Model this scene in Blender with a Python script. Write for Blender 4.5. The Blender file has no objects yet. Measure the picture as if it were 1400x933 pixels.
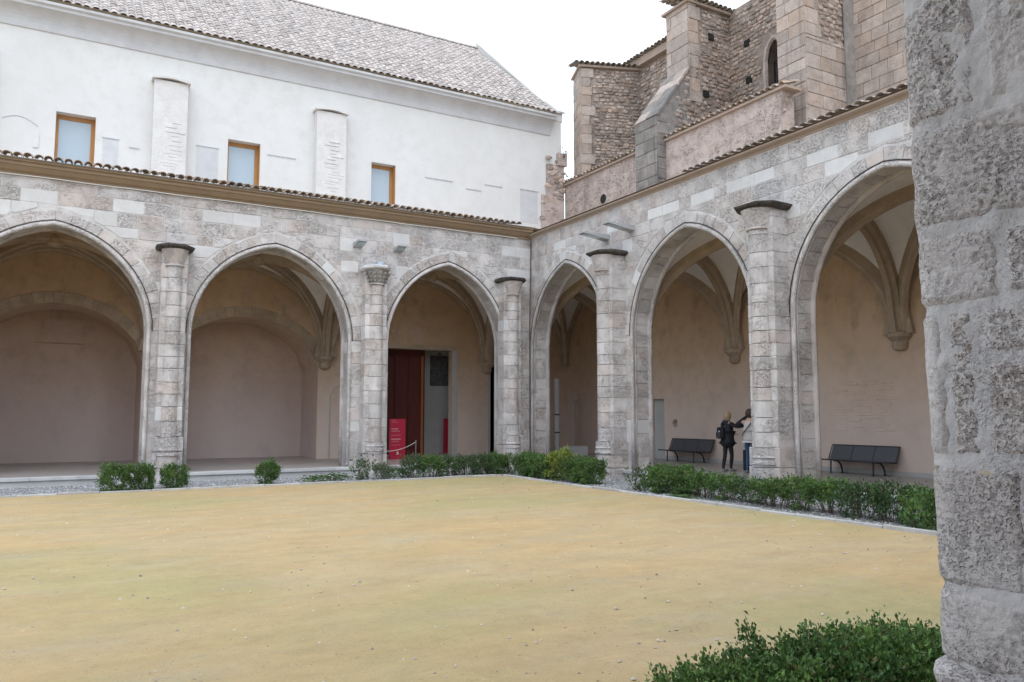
import bpy, bmesh, math, random
import numpy as np
from mathutils import Vector, Matrix, noise
random.seed(7); np.random.seed(7)
R = math.radians
sc = bpy.context.scene
COL = sc.collection
# ---------------------------------------------------------------- camera, sky, sun, exposure
cd = bpy.data.cameras.new('camera'); cam = bpy.data.objects.new('camera', cd); COL.objects.link(cam)
cd.sensor_width = 36; cd.lens = 1078 / 1400 * 36; cd.clip_start = .05; cd.clip_end = 2000
PITCH = math.atan(101.5 / 1078); HEAD = R(29.67); ZC = 1.77
cam.location = (0, 0, ZC); cam.rotation_euler = (R(90) + PITCH, 0, -HEAD)
sc.camera = cam
w = bpy.data.worlds.new('World'); sc.world = w; w.use_nodes = True
nt = w.node_tree; bg = nt.nodes['Background']
sky = nt.nodes.new('ShaderNodeTexSky'); sky.sky_type = 'NISHITA'; sky.sun_disc = False
SUN_EL, SUN_AZ = R(58), R(200)                       # azimuth clockwise from +Y
sky.sun_elevation = SUN_EL; sky.sun_rotation = SUN_AZ; sky.air_density = 1.0; sky.dust_density = 4.0; sky.ozone_density = 1.0
hs = nt.nodes.new('ShaderNodeHueSaturation'); hs.inputs['Saturation'].default_value = .34   # cloud-covered sky
cloud = nt.nodes.new('ShaderNodeMix'); cloud.data_type = 'RGBA'; cloud.inputs[0].default_value = .82      # even cloud layer over the blue
cloud.inputs[7].default_value = (9.9, 11.2, 12.9, 1)
nt.links.new(sky.outputs[0], hs.inputs['Color']); nt.links.new(hs.outputs[0], cloud.inputs[6]); nt.links.new(cloud.outputs[2], bg.inputs[0]); bg.inputs[1].default_value = .13
sl = bpy.data.lights.new('sun', 'SUN'); sl.energy = .6; sl.angle = R(40); sl.color = (1, .98, .95)
so = bpy.data.objects.new('sun', sl); COL.objects.link(so)
sd = Vector((math.sin(SUN_AZ) * math.cos(SUN_EL), math.cos(SUN_AZ) * math.cos(SUN_EL), math.sin(SUN_EL)))
so.rotation_euler = (-sd).to_track_quat('-Z', 'Y').to_euler(); so.location = (0, -5, 30)
vs = sc.view_settings; vs.view_transform = 'Standard'; vs.look = 'None'; vs.gamma = 1; vs.exposure = 0.4
sc.render.engine = 'CYCLES'; sc.cycles.max_bounces = 8; sc.cycles.diffuse_bounces = 5
sc.render.resolution_x = 1024; sc.render.resolution_y = 682

# ---------------------------------------------------------------- materials
def nodes(name):
    m = bpy.data.materials.new(name); m.use_nodes = True
    t = m.node_tree; return m, t, t.nodes, t.links, t.nodes['Principled BSDF']
class G:
    """small node-graph helper"""
    def __init__(s, t): s.t = t; s.n = t.nodes; s.l = t.links
    def new(s, k, **kw):
        n = s.n.new(k)
        for a, b in kw.items(): setattr(n, a, b)
        return n
    def put(s, v, sock):
        if isinstance(v, bpy.types.NodeSocket): s.l.new(v, sock)
        elif isinstance(v, (tuple, list)): sock.default_value = tuple(v) + ((1,) if len(v) == 3 and len(sock.default_value) == 4 else ())
        else: sock.default_value = v
    def math(s, op, a, b=0.0, clamp=False):
        n = s.new('ShaderNodeMath', operation=op, use_clamp=clamp); s.put(a, n.inputs[0]); s.put(b, n.inputs[1]); return n.outputs[0]
    def mix(s, f, a, b, mode='MIX'):
        n = s.new('ShaderNodeMix', data_type='RGBA', blend_type=mode); s.put(f, n.inputs[0]); s.put(a, n.inputs[6]); s.put(b, n.inputs[7]); return n.outputs[2]
    def ramp(s, f, lo, hi):
        n = s.new('ShaderNodeMapRange'); n.interpolation_type = 'SMOOTHSTEP'
        s.put(f, n.inputs[0]); n.inputs[1].default_value = lo; n.inputs[2].default_value = hi; return n.outputs[0]
    def pos(s, scale=(1, 1, 1)):
        g = s.new('ShaderNodeNewGeometry'); m = s.new('ShaderNodeVectorMath', operation='MULTIPLY')
        s.l.new(g.outputs['Position'], m.inputs[0]); m.inputs[1].default_value = scale; return m.outputs[0]
    def noise(s, v, sc_, det=5, rough=.6):
        n = s.new('ShaderNodeTexNoise'); s.l.new(v, n.inputs['Vector']); n.inputs['Scale'].default_value = sc_
        n.inputs['Detail'].default_value = det; n.inputs['Roughness'].default_value = rough; return n.outputs[0]
    def voro(s, v, sc_, feat='F1', out=0):
        n = s.new('ShaderNodeTexVoronoi', feature=feat); s.l.new(v, n.inputs['Vector']); n.inputs['Scale'].default_value = sc_; return n.outputs[out]
    def rand(s):
        o = s.new('ShaderNodeObjectInfo'); g = s.new('ShaderNodeNewGeometry')
        return s.math('FRACT', s.math('ADD', o.outputs['Random'], g.outputs['Random Per Island']))
    def bump(s, h, strength, dist, prev=None):
        b = s.new('ShaderNodeBump'); b.inputs['Strength'].default_value = strength; b.inputs['Distance'].default_value = dist
        s.put(h, b.inputs['Height'])
        if prev: s.l.new(prev, b.inputs['Normal'])
        return b.outputs[0]

def stone_mat(name, c1, c2, pitc, pit=.6, psc=22., var=.3, bump=.5, stain=.35, stainc=(.2, .17, .15), streak=0., rough=.92, warm=(.5,.38,.3), warmth=.0):
    m, t, n, l, b = nodes(name); g = G(t); p = g.pos(); r = g.rand()
    big = g.noise(p, .55, 4); med = g.noise(p, 3.2, 6, .65); fine = g.noise(p, 38, 4, .7)
    c = g.mix(g.ramp(med, .3, .7), c1, c2)
    c = g.mix(g.math('MULTIPLY', g.ramp(g.math('FRACT', g.math('MULTIPLY', r, 7.31)), .55, 1.0), warmth), c, warm)
    c = g.mix(g.math('MULTIPLY', g.ramp(big, .5, .72), stain), c, stainc)
    if streak:
        ps = g.pos((2.2, 2.2, .16)); s_ = g.noise(ps, 1.4, 5, .6)
        c = g.mix(g.math('MULTIPLY', g.ramp(s_, .54, .72), streak), c, stainc)
    # eroded pits, more of them on some blocks than on others
    v = g.voro(p, psc); v2 = g.voro(p, psc * 2.3); mask = g.ramp(g.math('ADD', g.noise(p, 2.2, 4), g.math('MULTIPLY', g.math('SUBTRACT', g.math('FRACT', g.math('MULTIPLY', r, 3.77)), .5), .18)), .30, .66)
    pz = g.noise(g.pos((1, 1, 1.5)), psc * 1.15, 4, .75)
    wp = g.new('ShaderNodeVectorMath', operation='ADD'); nz = g.new('ShaderNodeTexNoise'); l.new(p, nz.inputs['Vector']); nz.inputs['Scale'].default_value = psc * .9; sv = g.new('ShaderNodeVectorMath', operation='SCALE'); l.new(nz.outputs['Color'], sv.inputs[0]); sv.inputs['Scale'].default_value = 1.1 / psc; l.new(p, wp.inputs[0]); l.new(sv.outputs[0], wp.inputs[1])
    vw = g.voro(wp.outputs[0], psc * 1.5); vx = g.voro(wp.outputs[0], psc * 3.1)
    pits = g.math('MAXIMUM', g.ramp(vw, .40, .12), g.math('MULTIPLY', g.ramp(vx, .36, .1), .7)); pits = g.math('MAXIMUM', pits, g.math('MULTIPLY', g.ramp(pz, .5, .68), .65))
    pits = g.math('MULTIPLY', pits, mask, True)
    pits = g.math('MULTIPLY', pits, pit, True)
    c = g.mix(pits, c, pitc)
    val = g.math('ADD', 1 - var / 2, g.math('MULTIPLY', r, var)); val = g.math('MULTIPLY', val, g.math('ADD', .82, g.math('MULTIPLY', fine, .36)))
    c = g.mix(1.0, c, g.comb(val), 'MULTIPLY')
    l.new(c, b.inputs['Base Color']); b.inputs['Roughness'].default_value = rough; b.inputs['Specular IOR Level'].default_value = .2
    h = g.math('SUBTRACT', g.math('ADD', g.math('MULTIPLY', fine, .25), g.math('MULTIPLY', med, .5)), g.math('MULTIPLY', pits, 1.2))
    l.new(g.bump(h, bump, .04), b.inputs['Normal'])
    return m
def _comb(s, v):
    n = s.new('ShaderNodeCombineColor')
    for i in range(3): s.put(v, n.inputs[i])
    return n.outputs[0]
G.comb = _comb

def plain(name, c, rough=.6, metal=0., var=0., nsc=6., bump=0., spec=.4, rvar=0., c2=None, scale=(1, 1, 1)):
    m, t, n, l, b = nodes(name); g = G(t); p = g.pos(scale); nn = g.noise(p, nsc, 5, .6)
    col = g.mix(g.ramp(nn, .3, .7), c, c2) if c2 else c
    val = g.math('ADD', 1 - var / 2, g.math('MULTIPLY', nn, var))
    if rvar: val = g.math('ADD', val, g.math('MULTIPLY', g.math('SUBTRACT', g.rand(), .5), rvar))
    col = g.mix(1.0, col, g.comb(val), 'MULTIPLY')
    l.new(col, b.inputs['Base Color']); b.inputs['Roughness'].default_value = rough; b.inputs['Metallic'].default_value = metal
    b.inputs['Specular IOR Level'].default_value = spec
    if bump: l.new(g.bump(g.noise(p, nsc * 6, 4, .7), bump, .02), b.inputs['Normal'])
    return m

def plaster(name, c1, c2, c3, z_lo=0., z_hi=1., low=None, bump=.25, spots=.0, stain=0.):
    """lime plaster: broad blotches, faint streaks; an optional paler, greyer lower part of its own colour"""
    m, t, n, l, b = nodes(name); g = G(t); p = g.pos()
    a = g.noise(p, .45, 5, .6); d = g.noise(p, 2.4, 6, .65); e = g.noise(g.pos((3, 3, .25)), 1.1, 5)
    c = g.mix(g.ramp(a, .35, .68), c1, c2); c = g.mix(g.math('MULTIPLY', g.ramp(d, .42, .70), .8), c, c3)
    c = g.mix(g.math('MULTIPLY', g.ramp(e, .5, .75), .25), c, c3)
    st1 = g.noise(g.pos((1, 1, .7)), 1.3, 7, .7); c = g.mix(g.math('MULTIPLY', g.ramp(st1, .52, .72), stain), c, tuple(q * .72 for q in c3))
    if low:
        sx = g.new('ShaderNodeSeparateXYZ'); l.new(p, sx.inputs[0])
        hz = g.math('ADD', sx.outputs[2], g.math('MULTIPLY', g.math('SUBTRACT', d, .5), 1.6))
        c = g.mix(g.math('MULTIPLY', g.ramp(hz, z_hi, z_lo), .92), c, low)
        c = g.mix(g.math('MULTIPLY', g.ramp(g.noise(g.pos((1, 1, .6)), .9, 7, .72), .5, .7), stain * .6), c, tuple(q * .74 for q in low))
    if spots:
        c = g.mix(g.math('MULTIPLY', g.ramp(g.noise(p, 9, 3, .8), .66, .74), spots), c, (.3, .27, .25))
    l.new(c, b.inputs['Base Color']); b.inputs['Roughness'].default_value = .9; b.inputs['Specular IOR Level'].default_value = .15
    l.new(g.bump(g.math('ADD', g.noise(p, 30, 4, .7), g.math('MULTIPLY', d, 1.5)), bump, .02), b.inputs['Normal'])
    return m

M = {}
M['stone'] = stone_mat('weathered_limestone', (.655, .625, .615), (.555, .52, .505), (.34, .285, .25), pit=.68, psc=15, var=.17, bump=.9, stain=.28, stainc=(.36, .31, .28), warmth=.42, warm=(.53, .42, .365))
M['stone_new'] = stone_mat('clean_limestone', (.665, .655, .65), (.61, .60, .595), (.40, .36, .33), pit=.4, var=.14, bump=.2, stain=.1)
M['mortar'] = stone_mat('lime_mortar', (.67, .65, .64), (.58, .56, .55), (.25, .2, .17), pit=.45, var=0, bump=.5, stain=.2)
M['stone_warm'] = stone_mat('ochre_stone', (.48, .375, .275), (.39, .30, .215), (.2, .14, .1), pit=.35, var=.2, bump=.35, stain=.3)
M['pier'] = stone_mat('pitted_pier_stone', (.56, .525, .51), (.46, .42, .40), (.23, .165, .13), pit=.6, psc=38, var=.14, bump=.8, stain=.5, stainc=(.42, .31, .25), warmth=.5, warm=(.45, .345, .285))
M['rubble'] = stone_mat('rubble_stone', (.49, .41, .36), (.35, .285, .245), (.17, .13, .11), pit=.5, psc=14, var=.65, bump=.7, stain=.35, warmth=.55, warm=(.45, .31, .23))
M['rubble_mortar'] = stone_mat('rubble_mortar', (.40, .33, .29), (.29, .235, .20), (.12, .09, .08), pit=.7, psc=9, var=0, bump=.7, stain=.45, streak=.35, stainc=(.12, .1, .09))
M['ashlar'] = stone_mat('church_ashlar', (.50, .43, .385), (.39, .325, .285), (.20, .15, .125), pit=.7, psc=11, var=.3, bump=.4, stain=.3, warmth=.5, warm=(.47, .33, .24), streak=.55, stainc=(.20, .17, .15))
M['ashlar_dark'] = stone_mat('blackened_ashlar', (.21, .195, .185), (.31, .285, .265), (.08, .07, .07), pit=.5, psc=12, var=.3, bump=.4, stain=.5, streak=.6, stainc=(.06, .06, .06))
M['tier'] = stone_mat('pink_terrace_wall', (.56, .475, .44), (.45, .365, .325), (.25, .19, .16), pit=.8, psc=9, var=.12, bump=.9, stain=.5, streak=.55, stainc=(.29, .235, .21))
M['white'] = plaster('white_plaster', (.70, .70, .69), (.665, .66, .65), (.64, .63, .615), bump=.08, stain=.12)
M['white_stone'] = stone_mat('whitewashed_stone', (.71, .70, .69), (.65, .635, .62), (.55, .50, .47), pit=.4, psc=10, var=0, bump=.4, stain=.2, stainc=(.5, .45, .42))
M['cornice_white'] = plaster('cornice_plaster', (.60, .61, .63), (.56, .565, .58), (.52, .52, .54), bump=.05)
M['gallery'] = plaster('ochre_gallery_plaster', (.60, .42, .265), (.53, .36, .215), (.46, .32, .205), .6, 5.2, (.70, .575, .505), bump=.3, spots=.35, stain=.75)
M['niche'] = plaster('grey_niche_plaster', (.60, .445, .33), (.54, .39, .285), (.49, .365, .285), .4, 5.0, (.66, .55, .52), bump=.3, spots=.25, stain=.7)
M['vault'] = plaster('vault_plaster', (.84, .81, .77), (.80, .765, .72), (.75, .71, .66), bump=.1)
M['vault_ochre'] = plaster('vault_ochre_plaster', (.56, .40, .245), (.50, .34, .20), (.44, .31, .19), bump=.2, stain=.6)
M['panel'] = plaster('pale_vestibule_plaster', (.50, .49, .47), (.46, .45, .43), (.42, .41, .4), bump=.1)
M['tile'] = plain('clay_tile', (.45, .42, .40), .9, var=.45, nsc=4, bump=.5, spec=.15, rvar=.45, c2=(.47, .40, .365))
M['tile_dark'] = plain('old_dark_tile', (.23, .20, .17), .9, var=.6, nsc=6, bump=.4, spec=.15, rvar=.4, c2=(.30, .24, .18))
M['tile_brown'] = plain('ochre_eave_tile', (.50, .41, .33), .9, var=.6, nsc=6, bump=.4, spec=.15, rvar=.4, c2=(.42, .34, .28))
M['tile_bed'] = plain('tile_bed', (.42, .385, .365), .95, var=.3, nsc=3)
M['cornice_brown'] = plain('brown_cornice', (.34, .245, .16), .85, var=.4, nsc=3, bump=.3, spec=.2, c2=(.26, .19, .13))
M['cornice_pink'] = plain('worn_brick_cornice', (.45, .36, .30), .85, var=.4, nsc=3, bump=.3, spec=.2, c2=(.36, .28, .23))
M['abacus'] = plain('dark_slate', (.06, .054, .05), .9, var=.7, nsc=9, bump=.6, spec=.1, c2=(.11, .095, .085))
M['capital'] = stone_mat('carved_capital', (.42, .39, .37), (.30, .27, .25), (.08, .07, .07), pit=.7, psc=18, var=0, bump=.7, stain=.4)
M['lead'] = plain('white_lead_flashing', (.66, .66, .67), .5, var=.15, nsc=8)
M['cable'] = plain('white_cable', (.75, .75, .74), .5)
M['black'] = plain('black_metal', (.035, .037, .042), .45, var=.2, spec=.4)
M['mesh'] = plain('black_perforated_sheet', (.085, .088, .097), .5, var=.2, nsc=60, spec=.4)
M['dark_fill'] = plain('painted_dark', (.02, .018, .017), .95)  # near-black paint stands in for missing light in the room and holes
M['door_red'] = plain('dark_red_wood', (.125, .020, .012), .6, var=.5, nsc=2.5, c2=(.07, .013, .009), scale=(6, 6, .6))
M['door_edge'] = plain('orange_wood', (.30, .11, .035), .5, var=.3, nsc=3, scale=(6, 6, .6))
M['wood'] = plain('honey_wood', (.47, .24, .085), .5, var=.3, nsc=3, c2=(.38, .19, .065), scale=(5, 5, .7))
M['totem'] = plain('crimson_panel', (.46, .018, .05), .45, var=.06)
M['print'] = plain('white_print', (.75, .72, .72), .6)
M['picture'] = plain('dark_relief', (.075, .075, .08), .6, var=.8, nsc=7, bump=.4, c2=(.13, .125, .12))
M['steel'] = plain('grey_steel', (.36, .37, .38), .35, metal=.7, var=.1)
M['lampgrey'] = plain('grey_lamp_casing', (.38, .39, .40), .5, var=.2, nsc=8)
M['pole'] = plain('white_pole', (.62, .63, .66), .5, var=.1)
M['skin'] = plain('skin', (.52, .31, .23), .55, var=.1)
M['coat'] = plain('black_coat', (.014, .014, .018), .8, var=.3, nsc=20)
M['hood'] = plain('purple_lining', (.09, .06, .24), .8)
M['trousers'] = plain('black_trousers', (.012, .012, .014), .8)
M['jeans'] = plain('blue_jeans', (.035, .075, .15), .85, var=.4, nsc=15)
M['vest'] = plain('pale_grey_vest', (.50, .48, .45), .85, var=.2, nsc=10, bump=.2)
M['hair'] = plain('blond_hair', (.44, .33, .20), .6, var=.6, nsc=14, c2=(.25, .17, .10), bump=.5, scale=(3, 3, .5))
M['hair2'] = plain('dark_hair', (.05, .035, .025), .6, var=.4, nsc=14)
M['shoe'] = plain('grey_shoe', (.12, .13, .12), .7, var=.5, nsc=30, c2=(.3, .3, .28))
M['bark'] = plain('shrub_stem', (.11, .085, .06), .9, var=.5, nsc=20, bump=.5)
M['kerb'] = stone_mat('kerb_stone', (.52, .51, .50), (.42, .41, .40), (.25, .23, .2), pit=.4, psc=20, var=.3, bump=.4, stain=.3, stainc=(.3, .29, .24))
M['stepstone'] = stone_mat('pale_step_stone', (.56, .56, .57), (.49, .49, .49), (.3, .28, .26), pit=.3, psc=16, var=.15, bump=.25, stain=.2)

def glass_mat():
    m, t, n, l, b = nodes('window_glass'); g = G(t)
    b.inputs['Base Color'].default_value = (.34, .43, .50, 1); b.inputs['Roughness'].default_value = .04; b.inputs['Specular IOR Level'].default_value = .9
    b.inputs['Coat Weight'].default_value = .6; b.inputs['Coat Roughness'].default_value = .03
    return m
M['glass'] = glass_mat()
def leaf_mat(name, c1, c2, c3):
    m, t, n, l, b = nodes(name); g = G(t); r = g.rand(); p = g.pos()
    c = g.mix(r, c1, c2); c = g.mix(g.ramp(g.noise(p, 3.5, 3), .5, .72), c, c3)
    c = g.mix(1., c, g.comb(g.math('ADD', .55, g.math('MULTIPLY', g.math('FRACT', g.math('MULTIPLY', r, 13.7)), .9))), 'MULTIPLY')
    c = g.mix(g.math('MULTIPLY', g.ramp(g.math('FRACT', g.math('MULTIPLY', r, 29.3)), .955, .965), .8), c, (.20, .13, .06))
    l.new(c, b.inputs['Base Color']); b.inputs['Roughness'].default_value = .42; b.inputs['Specular IOR Level'].default_value = .35
    tr = n.new('ShaderNodeBsdfTranslucent'); l.new(c, tr.inputs[0]); mx = n.new('ShaderNodeMixShader'); mx.inputs[0].default_value = .22
    l.new(b.outputs[0], mx.inputs[1]); l.new(tr.outputs[0], mx.inputs[2]); l.new(mx.outputs[0], n['Material Output'].inputs[0])
    return m
M['leaf'] = leaf_mat('box_leaf', (.05, .11, .032), (.12, .215, .06), (.17, .28, .07))
M['leaf_fresh'] = leaf_mat('fresh_box_leaf', (.06, .135, .035), (.16, .27, .07), (.22, .34, .08))
M['leaf_yellow'] = leaf_mat('yellowing_leaf', (.15, .21, .04), (.29, .33, .065), (.12, .20, .04))
M['leaf_dark'] = leaf_mat('dark_leaf', (.045, .095, .040), (.09, .155, .06), (.07, .115, .045))
M['leaf_grey'] = leaf_mat('dusty_leaf', (.09, .125, .075), (.17, .21, .13), (.08, .15, .055))

def sand_mat():
    m, t, n, l, b = nodes('sand'); g = G(t); p = g.pos()
    wv = g.pos((.5, 1.2, 1))
    a = g.noise(p, .16, 4, .55); a2 = g.noise(wv, .55, 5, .6); d = g.noise(p, 1.7, 6, .7); f = g.noise(p, 60, 3, .8)
    c = g.mix(g.ramp(a2, .32, .68), (.475, .34, .18), (.465, .355, .21))
    c = g.mix(g.math('MULTIPLY', g.ramp(a, .45, .62), .75), c, (.385, .335, .165))            # greenish, mossy drifts
    c = g.mix(g.math('MULTIPLY', g.ramp(g.noise(wv, 1.1, 5, .65), .52, .7), .55), c, (.42, .355, .24))
    c = g.mix(g.math('MULTIPLY', g.ramp(d, .52, .75), .45), c, (.50, .33, .175))
    c = g.mix(g.math('MULTIPLY', g.ramp(g.noise(p, 14, 4, .8), .56, .72), .6), c, (.27, .21, .115))
    sc1 = g.noise(g.pos((1.2, 3.2, 1)), 2.1, 7, .78); c = g.mix(g.math('MULTIPLY', g.ramp(sc1, .55, .70), .5), c, (.29, .23, .13))
    c = g.mix(1., c, g.comb(g.math('ADD', .70, g.math('MULTIPLY', g.math('ADD', f, g.math('ADD', g.noise(p, 4, 6, .75), g.math('MULTIPLY', g.math('SUBTRACT', g.noise(g.pos((1, 1.8, 1)), .9, 6, .72), .5), 1.6))), .30))), 'MULTIPLY')
    for sc_, thr, colr, am in ((9, .10, (.20, .155, .09), .8), (21, .16, (.25, .195, .12), .8), (17, .12, (.62, .55, .43), .8)):
        vv = g.new('ShaderNodeTexVoronoi'); l.new(g.pos((1, 1, 1)), vv.inputs['Vector']); vv.inputs['Scale'].default_value = sc_; sp_ = g.new('ShaderNodeSeparateColor'); l.new(vv.outputs['Color'], sp_.inputs[0])
        c = g.mix(g.math('MULTIPLY', g.math('MULTIPLY', g.ramp(vv.outputs['Distance'], thr, thr * .4), g.ramp(sp_.outputs[1], .45, .75)), am), c, colr)
    l.new(c, b.inputs['Base Color']); b.inputs['Roughness'].default_value = .95; b.inputs['Specular IOR Level'].default_value = .1
    l.new(g.bump(g.math('ADD', g.math('MULTIPLY', g.math('ADD', g.noise(p, 22, 5, .75), g.math('MULTIPLY', g.noise(p, 5, 5, .7), 2.5)), .8), f), .5, .02), b.inputs['Normal'])
    return m
M['sand'] = sand_mat()
def gravel_mat():
    m, t, n, l, b = nodes('gravel'); g = G(t); p = g.pos()
    v = g.new('ShaderNodeTexVoronoi'); l.new(p, v.inputs['Vector']); v.inputs['Scale'].default_value = 28
    rv = g.new('ShaderNodeSeparateColor'); l.new(v.outputs['Color'], rv.inputs[0])
    c = g.mix(rv.outputs[0], (.26, .26, .27), (.55, .55, .56)); c = g.mix(g.ramp(v.outputs['Distance'], .35, .7), c, (.12, .12, .12))
    c = g.mix(g.math('MULTIPLY', g.ramp(g.noise(p, .8, 4), .5, .7), .4), c, (.3, .27, .2))
    l.new(c, b.inputs['Base Color']); b.inputs['Roughness'].default_value = .9
    l.new(g.bump(g.math('SUBTRACT', 1., v.outputs['Distance']), .9, .03), b.inputs['Normal'])
    return m
M['gravel'] = gravel_mat()
def pave_mat():
    m, t, n, l, b = nodes('gallery_paving'); g = G(t); p = g.pos(); a = g.noise(p, .7, 5); d = g.noise(p, 5, 5, .7)
    c = g.mix(g.ramp(a, .3, .7), (.40, .37, .355), (.33, .305, .295)); c = g.mix(g.math('MULTIPLY', g.ramp(d, .5, .7), .4), c, (.2, .185, .17))
    l.new(c, b.inputs['Base Color']); g.put(g.math('ADD', .22, g.math('MULTIPLY', d, .3)), b.inputs['Roughness'])
    l.new(g.bump(d, .08, .01), b.inputs['Normal'])
    return m
M['pave'] = pave_mat()

# ---------------------------------------------------------------- mesh helpers
def link(name, me, mat, parent=None, **props):
    o = bpy.data.objects.new(name, me); COL.objects.link(o)
    if mat is not None and not me.materials: me.materials.append(M[mat] if isinstance(mat, str) else mat)
    if parent is not None: o.parent = parent
    for k, v in props.items(): o[k] = v
    return o
def mesh(vs_, fs, smooth=False):
    me = bpy.data.meshes.new('m'); me.from_pydata([tuple(v) for v in vs_], [], fs); me.update()
    if smooth: me.polygons.foreach_set('use_smooth', [True] * len(me.polygons))
    return me
def mk(name, vs_, fs, mat, parent=None, smooth=False, **props): return link(name, mesh(vs_, fs, smooth), mat, parent, **props)
def thing(name, label, cat, group=None, loc=(0, 0, 0), rz=0.):
    o = bpy.data.objects.new(name, None); COL.objects.link(o); o.location = loc; o.rotation_euler = (0, 0, rz); o.empty_display_size = .3
    o['label'] = label; o['category'] = cat
    if group: o['group'] = group
    return o
def tag(o, label, cat, group=None):
    o['label'] = label; o['category'] = cat
    if group: o['group'] = group
    return o
class MB:
    def __init__(s): s.v = []; s.f = []
    def add(s, v, f):
        k = len(s.v); s.v += [tuple(q) for q in v]; s.f += [tuple(i + k for i in q) for q in f]; return s
    def quad(s, *q): return s.add(q, [tuple(range(len(q)))])
    def box(s, x0, x1, y0, y1, z0, z1, c=0.):
        if c:
            bm = bmesh.new(); bmesh.ops.create_cube(bm, size=1)
            for v in bm.verts: v.co = Vector(((x0 + x1) / 2 + v.co.x * (x1 - x0), (y0 + y1) / 2 + v.co.y * (y1 - y0), (z0 + z1) / 2 + v.co.z * (z1 - z0)))
            bmesh.ops.bevel(bm, geom=bm.edges, offset=c, segments=1, affect='EDGES')
            bm.verts.index_update(); s.add([v.co for v in bm.verts], [[v.index for v in f.verts] for f in bm.faces]); bm.free(); return s
        return s.add([(x0, y0, z0), (x1, y0, z0), (x1, y1, z0), (x0, y1, z0), (x0, y0, z1), (x1, y0, z1), (x1, y1, z1), (x0, y1, z1)],
                     [(0, 3, 2, 1), (4, 5, 6, 7), (0, 1, 5, 4), (1, 2, 6, 5), (2, 3, 7, 6), (3, 0, 4, 7)])
    def tube(s, pts, r, n=8, closed=False):
        pts = [Vector(p) for p in pts]; k = len(pts); rr = r if isinstance(r, (list, tuple)) else [r] * k; vs_ = []; up = None
        for i, p in enumerate(pts):
            t = (pts[min(i + 1, k - 1)] - pts[max(i - 1, 0)]).normalized()
            if up is None: up = Vector((0, 0, 1)) if abs(t.z) < .9 else Vector((1, 0, 0))
            a = t.cross(up); a = a.normalized() if a.length > 1e-5 else t.orthogonal().normalized(); b_ = a.cross(t).normalized(); up = b_
            for j in range(n):
                an = 2 * math.pi * j / n; vs_.append(p + a * math.cos(an) * rr[i] + b_ * math.sin(an) * rr[i])
        fs = [(i * n + j, i * n + (j + 1) % n, (i + 1) * n + (j + 1) % n, (i + 1) * n + j) for i in range(k - 1) for j in range(n)]
        fs += [tuple(range(n))[::-1], tuple((k - 1) * n + j for j in range(n))]
        return s.add(vs_, fs)
    def sweep(s, pts, frames, sec):
        """sweep a section (list of (a,b)) with per-point axes frames[(A,B)]"""
        n = len(sec); k = len(pts); vs_ = [Vector(p) + Vector(fr[0]) * a + Vector(fr[1]) * b for p, fr in zip(pts, frames) for a, b in sec]
        fs = [(i * n + j, i * n + (j + 1) % n, (i + 1) * n + (j + 1) % n, (i + 1) * n + j) for i in range(k - 1) for j in range(n)]
        fs += [tuple(range(n))[::-1], tuple((k - 1) * n + j for j in range(n))]
        return s.add(vs_, fs)
    def prism(s, F, poly, d0, d1, c=.012, jit=0.):
        """slab of polygon (u,z) in wall frame F from depth d0 to d1 with a chamfered front"""
        n = len(poly); cu = sum(p[0] for p in poly) / n; cz = sum(p[1] for p in poly) / n
        ring = lambda k, d: [F(u + (cu - u) * k * min(1, c / max(.02, abs(cu - u))), z + (cz - z) * k * min(1, c / max(.02, abs(cz - z))), d + (random.uniform(-jit, jit) if k else 0)) for u, z in poly]
        vs_ = ring(0, d0) + ring(0, d1 - c) + ring(1, d1)
        fs = [(i, (i + 1) % n, n + (i + 1) % n, n + i) for i in range(n)] + [(n + i, n + (i + 1) % n, 2 * n + (i + 1) % n, 2 * n + i) for i in range(n)]
        fs += [tuple(range(2 * n, 3 * n)), tuple(range(n))[::-1]]
        if getattr(F, 'flip', False): fs = [f[::-1] for f in fs]
        return s.add(vs_, fs)
    def build(s, name, mat, parent=None, smooth=False, **props): return mk(name, s.v, s.f, mat, parent, smooth, **props)
class Frame:
    def __init__(s, org, u, out, flip): s.o = Vector(org); s.u = Vector(u); s.n = Vector(out); s.flip = flip
    def __call__(s, u, z, d): return s.o + s.u * u + s.n * d + Vector((0, 0, z))
YL, XR = 23.4, 14.1
FL = Frame((0, YL, 0), (1, 0, 0), (0, -1, 0), False)
FR = Frame((XR, 0, 0), (0, 1, 0), (-1, 0, 0), True)
FLOOR = .22

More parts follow.
